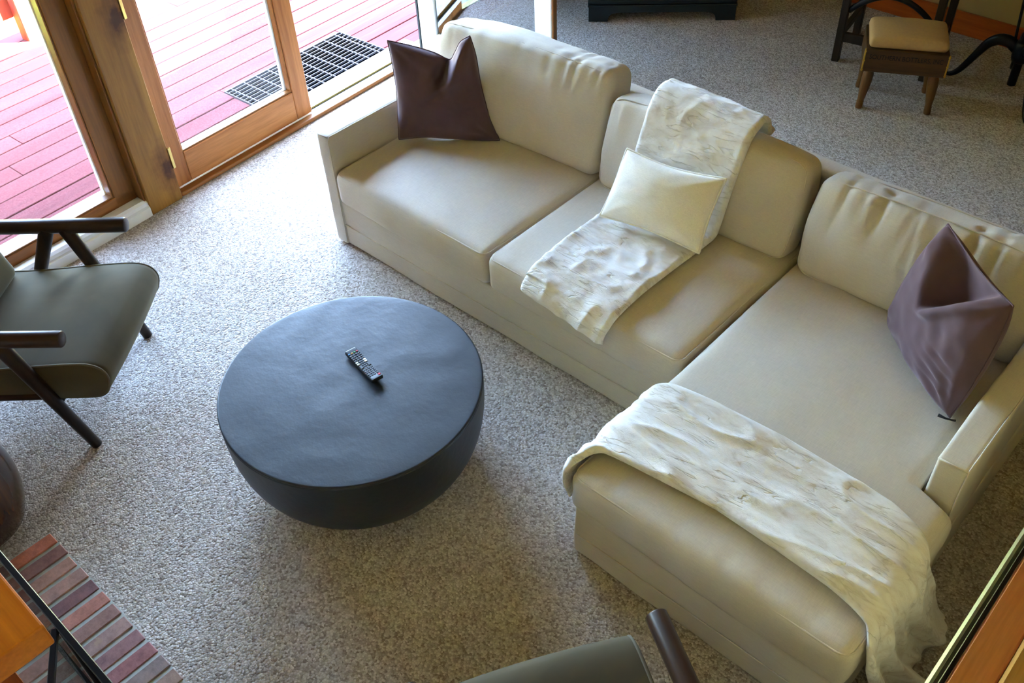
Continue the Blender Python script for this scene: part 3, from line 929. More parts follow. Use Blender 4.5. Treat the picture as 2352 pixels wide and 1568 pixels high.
# back cushions
def back_cushion(cx, cy, w, h, zb_, lean, turn, seed, thick=0.20, top_sag=0.02, roll=0.0, pleat=0.010):
    rr = random.Random(seed)
    pl = [(rr.uniform(-0.95, 0.95), rr.uniform(0.008, 0.03), rr.uniform(-0.4, 1.0), rr.uniform(0.05, 0.16), rr.uniform(-0.25, 0.25)) for _ in range(26)]
    def disp(V, N, H):
        hx, hy, hz = H
        out = V.copy()
        for i in range(len(V)):
            x, y, z = V[i]; nx, ny, nz = N[i]
            a = max(0.0, 1 - (x / hx) ** 2); b = max(0.0, 1 - (z / hz) ** 2)
            if ny < -0.05:
                out[i][1] -= 0.055 * (a ** 0.6) * (b ** 0.6) * min(1, -ny * 1.3)
                d = hz - z
                if d < 0.25:
                    for c, wd, am, ln, sk in pl:
                        xx = x / hx - c - sk * d
                        out[i][1] += pleat * am * math.exp(-(xx / (wd + 0.09 * d)) ** 2) * math.exp(-((d - 0.03) / ln) ** 2)
            if ny > 0.3:
                out[i][1] += 0.03 * (a ** 0.6) * (b ** 0.6)
            if nz > 0.3:
                out[i][2] += 0.022 * a - top_sag * math.exp(-(x / hx / 0.45) ** 2) * 0.5
                for c, wd, am, ln, sk in pl:
                    out[i][2] -= pleat * 0.7 * am * math.exp(-((x / hx - c) / (wd + 0.008)) ** 2) * (0.5 + 0.5 * math.sin(6 * (y / hy) + c * 9))
            if abs(nx) > 0.3:
                out[i][0] += math.copysign(0.018, nx) * b
            q = Vector((x * 3.6 + seed * 9, y * 4, z * 3.6))
            out[i] += N[i] * (noise.noise(q) * 0.009 + noise.noise(q * 2.7) * 0.004)
        return out
    # origin at the bottom front middle of the cushion
    o = soft_box('back_cushion', (w, thick, h), 0.045, (52, 8, 36), M['linen'], sofa, None)
    V = np.array([v.co[:] for v in o.data.vertices])
    H = np.array([w / 2, thick / 2, h / 2])
    inner = np.clip(V, -(H - 0.045), H - 0.045); d = V - inner
    L = np.linalg.norm(d, axis=1, keepdims=True); L[L == 0] = 1
    V2 = disp(V, d / L, H)
    V2[:, 1] += thick / 2; V2[:, 2] += h / 2
    o.data.vertices.foreach_set('co', V2.ravel()); o.data.update()
    o.location = sl(cx, cy, zb_)
    o.rotation_euler = (-math.radians(lean), math.radians(roll), math.radians(turn))
    k = 0.013
    def P(y, x, z): return (x, y, z)
    hx, hz = w / 2, h / 2
    for yy in (k - 0.002, thick - k + 0.002):
        pts = [(p[0], yy, p[1] + h / 2) for p in loop_pts(hx - k + 0.003, hz - k + 0.003, 0, 0.05)]
        pts = [(x + math.copysign(0.012, x) * max(0, 1 - ((z - h / 2) / hz) ** 2) * (abs(x) > hx - 0.06),
                y, z + (0.018 * max(0, 1 - (x / hx) ** 2) if z > h - 0.06 else 0)) for x, y, z in pts]
        tube('piping', pts, 0.0034, M['linen_pipe'], o, 6, True)
    return o
back_cushion(0.545, 0.650, 0.93, 0.465, 0.445, 15, 5.0, 21, 0.20, 0.0, 0, 0.006)
back_cushion(1.505, 0.672, 0.90, 0.415, 0.440, 15, 2.5, 22, 0.155, 0.04, 0, 0.009)
back_cushion(2.440, 0.688, 0.85, 0.405, 0.440, 15, 1.0, 23, 0.155, 0.03, 0, 0.016)

# ------------------------------------------------------------------ throw pillows
def crom(pts, n):
    """n samples along a Catmull-Rom curve through pts"""
    P = [np.array(p, float) for p in pts]
    P = [2 * P[0] - P[1]] + P + [2 * P[-1] - P[-2]]
    m = len(P) - 3
    out = []
    for i in range(n):
        t = i / (n - 1) * m
        k = min(int(t), m - 1); f = t - k
        p0, p1, p2, p3 = P[k:k + 4]
        out.append(0.5 * ((2 * p1) + (-p0 + p2) * f + (2 * p0 - 5 * p1 + 4 * p2 - p3) * f * f + (-p0 + 3 * p1 - 3 * p2 + p3) * f ** 3))
    return np.array(out)

def throw_pillow(name, origin, e, lean, bottom, right, top, left, thick, mat, front_fn=None, back_k=1.0, power=0.42, seed=1, n=64, pull=1.0, nz=1.0):
    e = Vector(e).normalized()
    n0 = Vector((e.y, -e.x, 0))
    a = math.radians(lean)
    up = Vector((0, 0, 1)) * math.cos(a) - n0 * math.sin(a)
    nn = e.cross(up)
    if nn.dot(n0) < 0: nn = -nn
    B, Rr, T, L = crom(bottom, n), crom(right, n), crom(top, n), crom(left, n)
    vs = []
    idx = np.zeros((2, n, n), int)
    O = Vector(origin)
    base = O
    for side in (0, 1):
        for j in range(n):
            t = j / (n - 1)
            for i in range(n):
                s = i / (n - 1)
                edge = i in (0, n - 1) or j in (0, n - 1)
                if side == 1 and edge:
                    idx[1, j, i] = idx[0, j, i]; continue
                p = (1 - t) * B[i] + t * T[i] + (1 - s) * L[j] + s * Rr[j] - ((1 - s) * (1 - t) * B[0] + s * (1 - t) * B[-1] + (1 - s) * t * T[0] + s * t * T[-1])
                a1 = 1 - (2 * s - 1) ** 2; b1 = 1 - (2 * t - 1) ** 2
                h = thick * (max(a1, 0) ** power) * (max(b1, 0) ** power)
                q = Vector((s * 3 + seed * 4, t * 3, side * 5))
                h += nz * (noise.noise(q) * 0.010 + noise.noise(q * 2.6) * 0.006) * min(1, 3 * a1) * min(1, 3 * b1)
                # radiating pulls at the corners
                for cs, ct in ((0, 0), (1, 0), (0, 1), (1, 1)):
                    dx, dy = s - cs, t - ct
                    r = math.hypot(dx, dy)
                    if r < 0.45:
                        ang = math.atan2(abs(dy), abs(dx))
                        h += pull * 0.006 * math.sin(ang * 11 + seed * 3 + cs * 2) * (r / 0.45) * (1 - r / 0.45) * 3 * min(1, 5 * a1 * b1)
                off = h if side == 0 else -h * back_k
                if front_fn is not None:
                    off = front_fn(p[0], p[1], s, t, off, side)
                w = base + e * p[0] + up * p[1] + nn * off
                idx[side, j, i] = len(vs)
                vs.append(w - O)
    fs = []
    for side in (0, 1):
        for j in range(n - 1):
            for i in range(n - 1):
                f = [idx[side, j, i], idx[side, j, i + 1], idx[side, j + 1, i + 1], idx[side, j + 1, i]]
                fs.append(f if side == 0 else f[::-1])
    o = mesh_obj(name, vs, fs, mat, None, True, 0, O)
    fix_normals(o)
    rim = [vs[idx[0, 0, i]] for i in range(n)] + [vs[idx[0, j, n - 1]] for j in range(1, n)] + \
          [vs[idx[0, n - 1, i]] for i in range(n - 2, -1, -1)] + [vs[idx[0, j, 0]] for j in range(n - 2, 0, -1)]
    return o, rim, (e, up, nn)

def gsn(d, w): return math.exp(-(d / w) ** 2)
def chop1(u, v, s, t, off, side):
    # karate chop: a valley from the notch down into the face, two full ears beside it
    ed = min(1, 8 * s * (1 - s)) * min(1, 8 * t * (1 - t))
    if side == 0:
        du = u - (0.250 - 0.34 * max(0, 0.39 - v))
        k = min(1, max(0, (v - 0.22) / 0.07))
        off *= 1 - 0.9 * k * gsn(du, 0.030)
        off -= 0.020 * k * gsn(du, 0.020) * ed
        off += 0.034 * k * gsn(du - 0.062, 0.034) * ed 
        off += 0.024 * gsn(v - 0.262 - 0.5 * (u - 0.22), 0.014) * gsn(u - 0.205, 0.035)
        off -= 0.014 * gsn(v - 0.232 - 0.5 * (u - 0.22), 0.014) * gsn(u - 0.200, 0.05)
        off += 0.0022 * math.sin(80 * (v - 0.75 * u)) * gsn(u - 0.10, 0.08) * gsn(v - 0.33, 0.07) * ed
        off += 0.004 * math.sin(75 * (v + 0.7 * u)) * gsn(u - 0.40, 0.05) * gsn(v - 0.10, 0.09) * ed
    else:
        k = min(1, max(0, (v - 0.26) / 0.14))
        off *= 1 - 0.6 * k * gsn(u - 0.255, 0.05)
    return off
p1, rim1, _ = throw_pillow('throw_pillow', (0.122, 0.345, 0.462), (0.79, 0.615, 0), 14,
    [(0, 0.0), (0.12, 0.012), (0.24, 0.006), (0.36, 0.0), (0.475, 0)],
    [(0.475, 0), (0.430, 0.12), (0.398, 0.25), (0.378, 0.39), (0.355, 0.475)],
    [(-0.018, 0.455), (0.09, 0.432), (0.19, 0.402), (0.258, 0.372), (0.285, 0.405), (0.312, 0.450), (0.355, 0.475)],
    [(0, 0), (0.004, 0.12), (0.006, 0.245), (-0.006, 0.37), (-0.018, 0.455)], 0.088, M['plum'], chop1, 0.8, seed=2)
tag(p1, 'plum velvet throw pillow with a chopped top, in the corner by the left sofa arm', 'pillow', 'plum velvet pillows on the sofa')
tube('seam', rim1, 0.0028, M['plum'], p1, 6, True)
def chop2(u, v, s, t, off, side):
    ed = min(1, 6 * s * (1 - s)) * min(1, 7 * t * (1 - t))
    if side == 0:
        # the chop: a triangle from the apex down to a tip and up along a sharp lip
        h0 = off
        d = ((u - 0.195) * 0.185 - (v - 0.225) * 0.160) / 0.2446     # signed distance to the lip line
        k = 1 / (1 + math.exp(d / 0.0035))
        x0 = 0.030 + (0.443 - v) * 0.76
        g = min(1, max(0, (u - x0) / 0.10)); g = g * g * (3 - 2 * g)
        along = min(1, max(0, (v - 0.215) / 0.03))
        off += 0.016 * gsn(d - 0.022, 0.022) * along * ed
        off -= 1.35 * h0 * k * g * along
        for c in (0.045, 0.080, 0.120, 0.155):
            off -= 0.008 * gsn(v - c - 0.20 * (0.47 - u), 0.009) * gsn(u - 0.40, 0.075) * ed
        off += 0.003 * math.sin(70 * (u + 0.4 * v)) * gsn(u - 0.36, 0.08) * gsn(v - 0.2, 0.08) * ed
    return off
p2, rim2, fr2 = throw_pillow('throw_pillow', (2.438, 0.622, 0.468), (0.776, -0.63, 0), 12,
    [(0, 0), (0.12, 0.0), (0.25, 0.0), (0.37, -0.002), (0.475, 0.002)],
    [(0.475, 0.002), (0.478, 0.12), (0.472, 0.25), (0.455, 0.37), (0.437, 0.452)],
    [(0.02, 0.452), (0.12, 0.444), (0.23, 0.436), (0.34, 0.44), (0.437, 0.452)],
    [(0, 0), (-0.006, 0.12), (-0.002, 0.25), (0.010, 0.36), (0.02, 0.452)], 0.10, M['plum'], chop2, 0.7, seed=5)
tag(p2, 'plum velvet throw pillow with a dark zip tassel, in the chaise corner', 'pillow', 'plum velvet pillows on the sofa')
tube('seam', rim2, 0.0028, M['plum'], p2, 6, True)
ta = Vector((2.826, 0.322, 0.470)) - Vector((2.438, 0.622, 0.468))
tube('zip_tassel', [ta, ta + Vector((-0.012, -0.010, 0.004)), ta + Vector((-0.028, -0.016, 0.005)), ta + Vector((-0.052, -0.018, 0.006))], [0.004, 0.003, 0.0035, 0.006], M['tassel'], p2, 8)

# white lumbar pillow
def lum(u, v, s, t, off, side):
    return off
p3, rim3, _ = throw_pillow('lumbar_pillow', (1.277, 0.405, 0.525), (0.993, 0.118, 0), 38,
    [(0, 0), (0.11, 0.012), (0.225, 0.016), (0.34, 0.010), (0.45, 0)],
    [(0.45, 0), (0.440, 0.075), (0.436, 0.15), (0.438, 0.22), (0.445, 0.298)],
    [(0.012, 0.287), (0.12, 0.275), (0.225, 0.272), (0.335, 0.281), (0.445, 0.298)],
    [(0, 0), (0.008, 0.07), (0.013, 0.145), (0.012, 0.22), (0.012, 0.287)], 0.070, M['white_cotton'], lum, 0.8, 0.44, seed=8, pull=0.2, nz=0.3)
tag(p3, 'small white oblong pillow with piped edges leaning on the fur throw', 'pillow')
tube('piping', rim3, 0.0055, M['white_cotton'], p3, 8, True)

# ------------------------------------------------------------------ fur throws
def cr1(xs, ys, x):
    return float(np.interp(x, xs, ys))

def fur_sheet(name, rows, nt, thick, mat, fold_fn, edge=0.10, nrm_hint=None, origin=(0, 0, 0)):
    """rows: list of (A, B, normal) cross lines; a closed sheet with rolled edges"""
    ns = len(rows)
    O = Vector(origin)
    vs = []; idx = np.zeros((2, ns, nt), int)
    for side in (0, 1):
        for i, (A, B, N) in enumerate(rows):
            s = i / (ns - 1)
            for j in range(nt):
                t = j / (nt - 1)
                ed = i in (0, ns - 1) or j in (0, nt - 1)
                if side == 1 and ed:
                    idx[1, i, j] = idx[0, i, j]; continue
                p = A.lerp(B, t)
                ds = min(t, 1 - t) * (B - A).length
                de = min(s, 1 - s) * 1.2
                k = math.sqrt(max(0, 1 - (1 - min(1, ds / (edge * 0.5))) ** 2)) * math.sqrt(max(0, 1 - (1 - min(1, de / 0.03)) ** 2))
                if side == 0:
                    h = thick * (0.35 + 0.65 * k) + fold_fn(s, t, p) * k
                    h = max(h, 0.006) if not ed else thick * 0.35
                else:
                    h = 0.0
                idx[side, i, j] = len(vs)
                vs.append(p + N * h - O)
    fs = []
    for side in (0, 1):
        for i in range(ns - 1):
            for j in range(nt - 1):
                f = [idx[side, i, j], idx[side, i + 1, j], idx[side, i + 1, j + 1], idx[side, i, j + 1]]
                fs.append(f if side == 0 else f[::-1])
    o = mesh_obj(name, vs, fs, mat, None, True, 0, O)
    return fix_normals(o)

def path_rows(path, n, out_sign, build):
    P = crom(path, n)
    rows = []
    for i in range(n):
        a = P[min(i + 1, n - 1)] - P[max(i - 1, 0)]
        rows.append(build(P[i], a, i / (n - 1)))
    return rows

# throw on the middle seat: path in (y, z)
pth = [(1.045, 0.760), (0.985, 0.775), (0.935, 0.858), (0.86, 0.892), (0.79, 0.872), (0.735, 0.775), (0.685, 0.655), (0.650, 0.545), (0.622, 0.487), (0.56, 0.470), (0.38, 0.472), (0.20, 0.470), (0.05, 0.455), (-0.022, 0.425), (-0.036, 0.385)]
def b1(p, a, s):
    t = Vector((0, a[0], a[1])).normalized()
    N = Vector((0, t.z, -t.y))
    if N.z < 0 and s > 0.1 and s < 0.95: N = -N
    if s <= 0.1: N = Vector((0, abs(t.z), abs(t.y))) 
    xl = cr1([0, 0.25, 0.55, 1.0], [1.20, 1.235, 1.240, 1.232], s)
    xr = cr1([0, 0.25, 0.55, 0.8, 1.0], [1.665, 1.712, 1.700, 1.672, 1.665], s)
    sk = 0.016 * (s > 0.9)
    return (Vector((xl, p[0] + sk, p[1] + 0.006)), Vector((xr, p[0] - sk, p[1] - 0.012 * (s > 0.9))), N.normalized())
rows = path_rows(pth, 150, 1, b1)
def fold1(s, t, p):
    q = Vector((p.x * 4, p.y * 9, p.z * 9))
    w = 1.0 if s > 0.6 else 0.55
    n1 = noise.noise(q * 1.0 + Vector((3, 1, 7)))
    rid = (1 - abs(noise.noise(q * 1.6 + Vector((9, 4, 2)))) * 2.2)
    return w * (0.009 * n1 + 0.010 * max(0, rid) ** 2 + 0.004 * noise.noise(q * 5))
t1 = fur_sheet('fur_throw', rows, 70, 0.026, M['fur'], fold1, 0.05, None, (1.45, 0.4, 0.47))
tag(t1, 'folded ivory faux fur throw draped over the middle back cushion and seat', 'throw blanket', 'ivory fur throws on the sofa')
# folded under-layer seen at its front edge
rows2 = []
for i in range(16):
    s = i / 15
    y = 0.16 - 0.19 * s; z = 0.4625 - 0.004 - max(0, s - 0.72) * 0.16
    rows2.append((Vector((1.27, y + 0.012, z)), Vector((1.655, y - 0.022 - 0.02 * s, z - 0.01 * s)), Vector((0, 0, 1))))
# throw across the chaise foot: path in (x, z)
pth = [(1.977, 0.27), (1.973, 0.33), (1.972, 0.395), (1.992, 0.448), (2.05, 0.470), (2.25, 0.476), (2.48, 0.477), (2.72, 0.473), (2.90, 0.462), (2.975, 0.435), (3.003, 0.36), (3.022, 0.25), (3.045, 0.14), (3.085, 0.05)]
XS = [0.0, 0.12, 0.19, 0.30, 0.45, 0.58, 0.67, 0.72, 0.80, 0.90, 1.0]
YB = [-0.20, -0.19, -0.20, -0.135, -0.105, -0.115, -0.165, -0.205, -0.17, -0.12, -0.075]
YF = [-0.62, -0.645, -0.645, -0.535, -0.492, -0.505, -0.530, -0.570, -0.575, -0.53, -0.46]
def b2(p, a, s):
    t = Vector((a[0], 0, a[1])).normalized()
    N = Vector((-t.z, 0, t.x))
    return (Vector((p[0], cr1(XS, YB, s), p[1])), Vector((p[0] + 0.0, cr1(XS, YF, s), p[1])), N)
rows = path_rows(pth, 190, 1, b2)
def fold2(s, t, p):
    q = Vector((p.x * 2.4, p.y * 9, p.z * 3))
    n1 = noise.noise(q * 1.0 + Vector((13, 1, 7)))
    rid = 1 - abs(noise.noise(q * 1.15 + Vector((2, 4, 2)))) * 2.4
    h = 0.010 * n1 + 0.011 * max(0, rid) ** 2 + 0.004 * noise.noise(q * 4)
    if s > 0.70:
        k = (s - 0.70) / 0.30
        h += k * (0.030 * math.sin(t * 17 + 1.2 * math.sin(t * 7) + s * 3) + 0.018 * math.sin(t * 31 + s * 5)) + 0.012 * k
        if s > 0.97: h += 0.01
    return h
t2 = fur_sheet('fur_throw', rows, 84, 0.016, M['fur'], fold2, 0.05, None, (2.5, -0.35, 0.47))
tag(t2, 'ivory faux fur throw spread across the chaise end and hanging to the floor', 'throw blanket', 'ivory fur throws on the sofa')

# ------------------------------------------------------------------ coffee table and remote
TX, TY, TR, TH = 1.126, -0.826, 0.475, 0.42
tb = empty('coffee_table', (TX, TY, 0))
tag(tb, 'round black bowl-shaped coffee table with a slightly worn top', 'coffee table')
prof = [(0.20, 0.0), (0.235, 0.003)]
for k in range(1, 26):
    zz = 0.004 + (TH - 0.03) * (k / 25)
    d = (TH - zz) / 0.475
    prof.append((TR * (1 - d ** 3.0) ** (1 / 2.4), zz))
prof += [(TR, TH - 0.016), (TR, TH - 0.0065)]
lathe('bowl', prof, M['concrete'], tb, 112)
prof = [(TR, TH - 0.0064), (TR - 0.0006, TH - 0.004), (TR - 0.003, TH - 0.001), (TR - 0.006, TH - 0.0002), (TR - 0.009, TH)]
prof += [(TR - 0.009 - 0.44 * k / 22, TH) for k in range(1, 23)]
top = lathe('table_top', prof, M['concrete'], tb, 112)
for v in top.data.vertices:
    r = math.hypot(v.co.x, v.co.y)
    if r < TR - 0.006:
        v.co.z += 0.0016 * noise.noise(Vector((v.co.x * 9, v.co.y * 9, 3))) * min(1, (TR - r) * 20)
box('chip', (-0.004, -0.006, -0.003), (0.004, 0.006, 0.0015), M['mortar'], tb, 0.001, loc=(-0.3985, -0.258, TH - 0.003))

ra = Vector((1.010, -0.728, 0)); rbv = Vector((1.206, -0.763, 0))
ang = math.atan2(rbv.y - ra.y, rbv.x - ra.x)
rem = empty('remote_control', (ra.x, ra.y, TH + 0.001), ang)
tag(rem, 'black television remote with coloured keys on the round table', 'remote')
RL = (rbv - ra).length
def rbody(V, N, H):
    out = V.copy()
    for i in range(len(V)):
        x = V[i][0] / H[0]
        out[i][2] += 0.0035 * x * x + (0.005 * max(0, x) if V[i][2] < 0 else 0.004 * max(0, x))
    return out
soft_box('body', (RL, 0.046, 0.017), 0.006, (20, 6, 2), M['remote'], rem, rbody, (RL / 2, 0, 0.0088))
def rz_(s):
    x = 2 * s - 1
    return 0.0088 + 0.0085 + 0.0035 * x * x + 0.004 * max(0, x)
def key(name, s, t, ls, lt, mat, parent=None, h=0.002):
    z = rz_(s)
    return box(name, (s * RL - ls / 2, (0.5 - t) * 0.046 - lt / 2, z - 0.001), (s * RL + ls / 2, (0.5 - t) * 0.046 + lt / 2, z + h), mat, rem, 0.0008)
key('power_button', 0.915, 0.16, 0.009, 0.009, M['key_red'])
for nme, t, mt in (('red_button', 0.15, 'key_red'), ('green_button', 0.38, 'key_green'), ('yellow_button', 0.62, 'key_yellow'), ('blue_button', 0.86, 'key_blue')):
    key(nme, 0.125, t, 0.006, 0.007, M[mt])
for s in (0.395, 0.448):
    for t in (0.17, 0.84):
        key('white_button', s, t, 0.008, 0.0105, M['key_white'])
for t in (0.16, 0.83):
    key('rocker_button', 0.55, t, 0.017, 0.010, M['key'], h=0.003)
kb = []
for s in np.arange(0.185, 0.36, 0.052):
    for t in (0.15, 0.38, 0.62, 0.86): kb.append((s, t))
for s in np.arange(0.40, 0.62, 0.052):
    for t in (0.40, 0.61): kb.append((s, t))
for s in np.arange(0.645, 0.88, 0.052):
    for t in (0.17, 0.40, 0.62, 0.85): kb.append((s, t))
ks = boxes('keypad', [((s * RL - 0.003, (0.5 - t) * 0.046 - 0.0035, rz_(s) - 0.001), (s * RL + 0.003, (0.5 - t) * 0.046 + 0.0035, rz_(s) + 0.0018)) for s, t in kb], M['key'], rem)
ks['kind'] = 'stuff'

# ------------------------------------------------------------------ armchairs
def make_chair(loc, ang_deg):
    c = empty('armchair', loc, math.radians(ang_deg))      # local +x is forward, +y is the sitter's left
    # seat: thick wedge with a rolled front, welted sides
    prof = []
    top = [(-0.56, 0.385), (-0.40, 0.395), (-0.20, 0.418), (-0.05, 0.432), (0.02, 0.430), (0.060, 0.410), (0.076, 0.370), (0.066, 0.325)]
    bot = [(0.042, 0.282), (0.0, 0.262), (-0.10, 0.255), (-0.30, 0.248), (-0.50, 0.245), (-0.575, 0.255), (-0.60, 0.31), (-0.59, 0.365)]
    P = crom(top + bot + [top[0]], 73)[:-1]
    hw_ = 0.303
    ys = [-hw_, -hw_ + 0.004, -hw_ + 0.014] + list(np.linspace(-hw_ + 0.03, hw_ - 0.03, 17)) + [hw_ - 0.014, hw_ - 0.004, hw_]
    vs, fs = [], []
    cx, cz = P[:, 0].mean(), P[:, 1].mean()
    for y in ys:
        e = (hw_ - abs(y))
        sc = 1 - 0.045 * max(0, 1 - e / 0.016) ** 2
        cr = 0.018 * (1 - (y / hw_) ** 2)
        for (x, z) in P:
            k = 1 if z > cz else 0.2
            vs.append((cx + (x - cx) * sc + (0.012 * (1 - (y / hw_) ** 2) if x > 0.05 else 0), y, cz + (z - cz) * sc + cr * k * (1 if x < 0.05 else 0.3)))
    n = len(P)
    for i in range(len(ys) - 1):
        for k in range(n):
            l = (k + 1) % n
            fs.append((i * n + k, i * n + l, (i + 1) * n + l, (i + 1) * n + k))
    fs.append(tuple(range(n))); fs.append(tuple((len(ys) - 1) * n + k for k in range(n)))
    seat = fix_normals(mesh_obj('seat', vs, fs, M['olive'], c, True))
    for s in (-1, 1):
        tube('welt', [(cx + (x - cx) * 0.992, s * (hw_ - 0.008), cz + (z - cz) * 0.992) for x, z in P], 0.0045, M['welt'], seat, 8, True)
    # backrest
    d = Vector((-0.30, 0, 0.95)).normalized()
    def bdisp(V, N, H):
        out = V.copy()
        for i in range(len(V)):
            x, y, z = V[i]
            out[i][0] += (0.02 * (1 - (y / H[1]) ** 2) * (1 - (z / H[2]) ** 2)) * (1 if N[i][0] > 0 else 0.3)
        return out
    soft_box('backrest', (0.12, 0.58, 0.50), 0.045, (4, 18, 16), M['olive'], c, bdisp, (-0.625, 0, 0.615), (0, -math.radians(17), 0))
    # frame
    for s in (-1, 1):
        y = s * 0.335
        rod('armrest', (0.0, y, 0.600), (-0.66, y, 0.585), 0.031, 0.031, M['walnut'], c, 28, 0.006)
        rod('leg', (-0.262, y - s * 0.004, 0.590), (-0.085, y - s * 0.02, 0.0), 0.030, 0.021, M['walnut_z'], c, 20, 0.003)
        rod('leg', (-0.335, y - s * 0.004, 0.590), (-0.62, y - s * 0.02, 0.0), 0.030, 0.021, M['walnut_z'], c, 20, 0.003)
        rod('side_rail', (-0.165, y - s * 0.03, 0.27), (-0.51, y - s * 0.03, 0.25), 0.013, 0.013, M['walnut'], c, 12, 0.002)
    rod('cross_rail', (-0.16, -0.315, 0.235), (-0.16, 0.315, 0.235), 0.015, 0.015, M['walnut_z'], c, 12, 0.002)
    rod('cross_rail', (-0.50, -0.315, 0.225), (-0.50, 0.315, 0.225), 0.015, 0.015, M['walnut_z'], c, 12, 0.002)
    return c
ch1 = make_chair((0.1175, -1.190, 0), 39.5)
tag(ch1, 'olive velvet armchair with dark wooden rod arms, beside the fixed glass panel', 'armchair', 'olive velvet armchairs')
ch2 = empty('armchair', (2.378, -1.245, 0), math.radians(149.0))
tag(ch2, 'olive velvet armchair with dark wooden rod arms, cut off in front of the chaise', 'armchair', 'olive velvet armchairs')
for ch in list(ch1.children):
    k = ch.copy(); COL.objects.link(k); k.parent = ch2
    for g in ch.children:
        q = g.copy(); COL.objects.link(q); q.parent = k

# ------------------------------------------------------------------ hearth, fire screen, mantel, stump
he = empty('trim_5', (0, 0, 0))
tag(he, 'flush brick hearth with grey mortar joints at the lower left', 'hearth', kind='structure')
PIT = 0.0728
box('mortar_bed', (0.515, -2.49, 0.0), (0.515 + PIT * 29, -1.830, 0.0150), M['mortar'], he)
bm = bmesh.new()
add_box(bm, (-0.0285, -0.10, 0), (0.0285, 0.10, 0.0185), 0.003, 1)
for v in bm.verts:
    v.co.x += 0.0015 * noise.noise(v.co * 60); v.co.y += 0.002 * noise.noise(v.co * 40)
bk = bm_obj('brick', bm, M['brick'], he)
cols = [((198, 120, 94), 0.1), ((149, 105, 96), 0.1), ((180, 138, 123), 0.9), ((173, 136, 125), 0.4), ((129, 91, 92), 0.1), ((187, 127, 110), 0.9), ((154, 116, 105), 0.1), ((160, 129, 121), 0.9), ((145, 105, 103), 0.3), ((154, 100, 99), 0.2), ((136, 116, 110), 0.2), ((154, 125, 110), 0.4)]
first = True
rr = random.Random(5)
for row in range(3):
    yc = -1.932 - row * 0.2125
    for i in range(29):
        o = bk if first else link(bk.copy(), he)
        first = False
        o.location = (0.515 + PIT * (i + 0.5) - 0.003, yc + rr.uniform(-0.003, 0.003), 0.0005 + rr.uniform(-0.001, 0.0015))
        o.rotation_euler = (0, 0, rr.uniform(-0.006, 0.006))
        c, al = cols[i] if (row == 0 and i < len(cols)) else rr.choice(cols[1:])
        l = lin(*c)
        o.color = (l[0], l[1], l[2], al)

sc_ = empty('fire_screen', (1.2, -2.04, 0))
tag(sc_, 'black metal fire screen with smoked glass standing on the brick hearth', 'fire screen')
fx0, fx1 = -0.64, 0.9
for nme, lo, hi in (('top_bar', (fx0, -0.009, 0.734), (fx1, 0.009, 0.752)), ('bottom_bar', (fx0, -0.009, 0.018), (fx1, 0.009, 0.036)),
                    ('side_post', (fx0 - 0.018, -0.009, 0.018), (fx0 - 0.0005, 0.009, 0.752)), ('side_post', (fx1 + 0.0005, -0.009, 0.018), (fx1 + 0.018, 0.009, 0.752)),
                    ('middle_post', (0.278, -0.009, 0.0365), (0.296, 0.009, 0.7335))):
    box(nme, lo, hi, M['frame_black'], sc_, 0.002)
box('glass_pane', (fx0, -0.002, 0.036), (0.278, 0.002, 0.734), M['smoke'], sc_)
box('glass_pane', (0.296, -0.002, 0.036), (fx1, 0.002, 0.734), M['smoke'], sc_)
wing = bmesh.new()
mt = Matrix.Translation((0.290, -0.012, 0)) @ Matrix.Rotation(math.radians(-32), 4, 'Z')
for lo, hi in (((0.0, -0.008, 0.734), (0.17, 0.008, 0.75)), ((0.0, -0.008, 0.04), (0.17, 0.008, 0.056)), ((0.154, -0.008, 0.056), (0.17, 0.008, 0.734))):
    add_box(wing, lo, hi, 0.002, 1, mt)
wg = bm_obj('folding_wing', wing, M['frame_black'], sc_)
gp = bmesh.new(); add_box(gp, (0.002, -0.002, 0.054), (0.154, 0.002, 0.736), 0, 1, mt)
bm_obj('glass_pane', gp, M['smoke'], wg)
for x_ in (fx0, fx1):
    box('foot', (x_ - 0.012, -0.08, 0.0155), (x_ + 0.012, 0.05, 0.0178), M['frame_black'], sc_)

mn = empty('fireplace_mantel', (0.9, -2.3, 0))
tag(mn, 'honey-coloured wooden mantel shelf over the hearth at the lower left', 'mantel')
box('shelf', (-1.0, -0.19, 1.235), (1.020, 0.212, 1.30), M['mantel'], mn, 0.005, 2)
box('leg', (0.80, -0.19, 0.0115), (0.955, 0.128, 1.2345), M['mantel_leg'], mn, 0.004)
box('leg', (-0.95, -0.19, 0.0), (-0.80, 0.128, 1.2345), M['mantel_leg'], mn, 0.004)
box('frieze_board', (-0.799, -0.19, 0.98), (0.799, 0.08, 1.2345), M['mantel_leg'], mn, 0.003)

st = empty('stump_stool', (0.275, -1.985, 0))
tag(st, 'polished dark wooden stump stool cut off at the left edge beside the hearth', 'stool')
prof = [(0.13, 0.0), (0.145, 0.004)]
for k in range(1, 20):
    f = k / 20
    prof.append((0.150 + 0.055 * math.sin(math.pi * (f * 0.92 + 0.02)) ** 0.8, 0.004 + 0.40 * f))
prof += [(0.158, 0.408), (0.148, 0.413)]
lathe('body', prof, M['stump'], st, 48)
lathe('top', [(0.148, 0.4135), (0.146, 0.418), (0.12, 0.420), (0.02, 0.420)], M['stump'], st, 48)

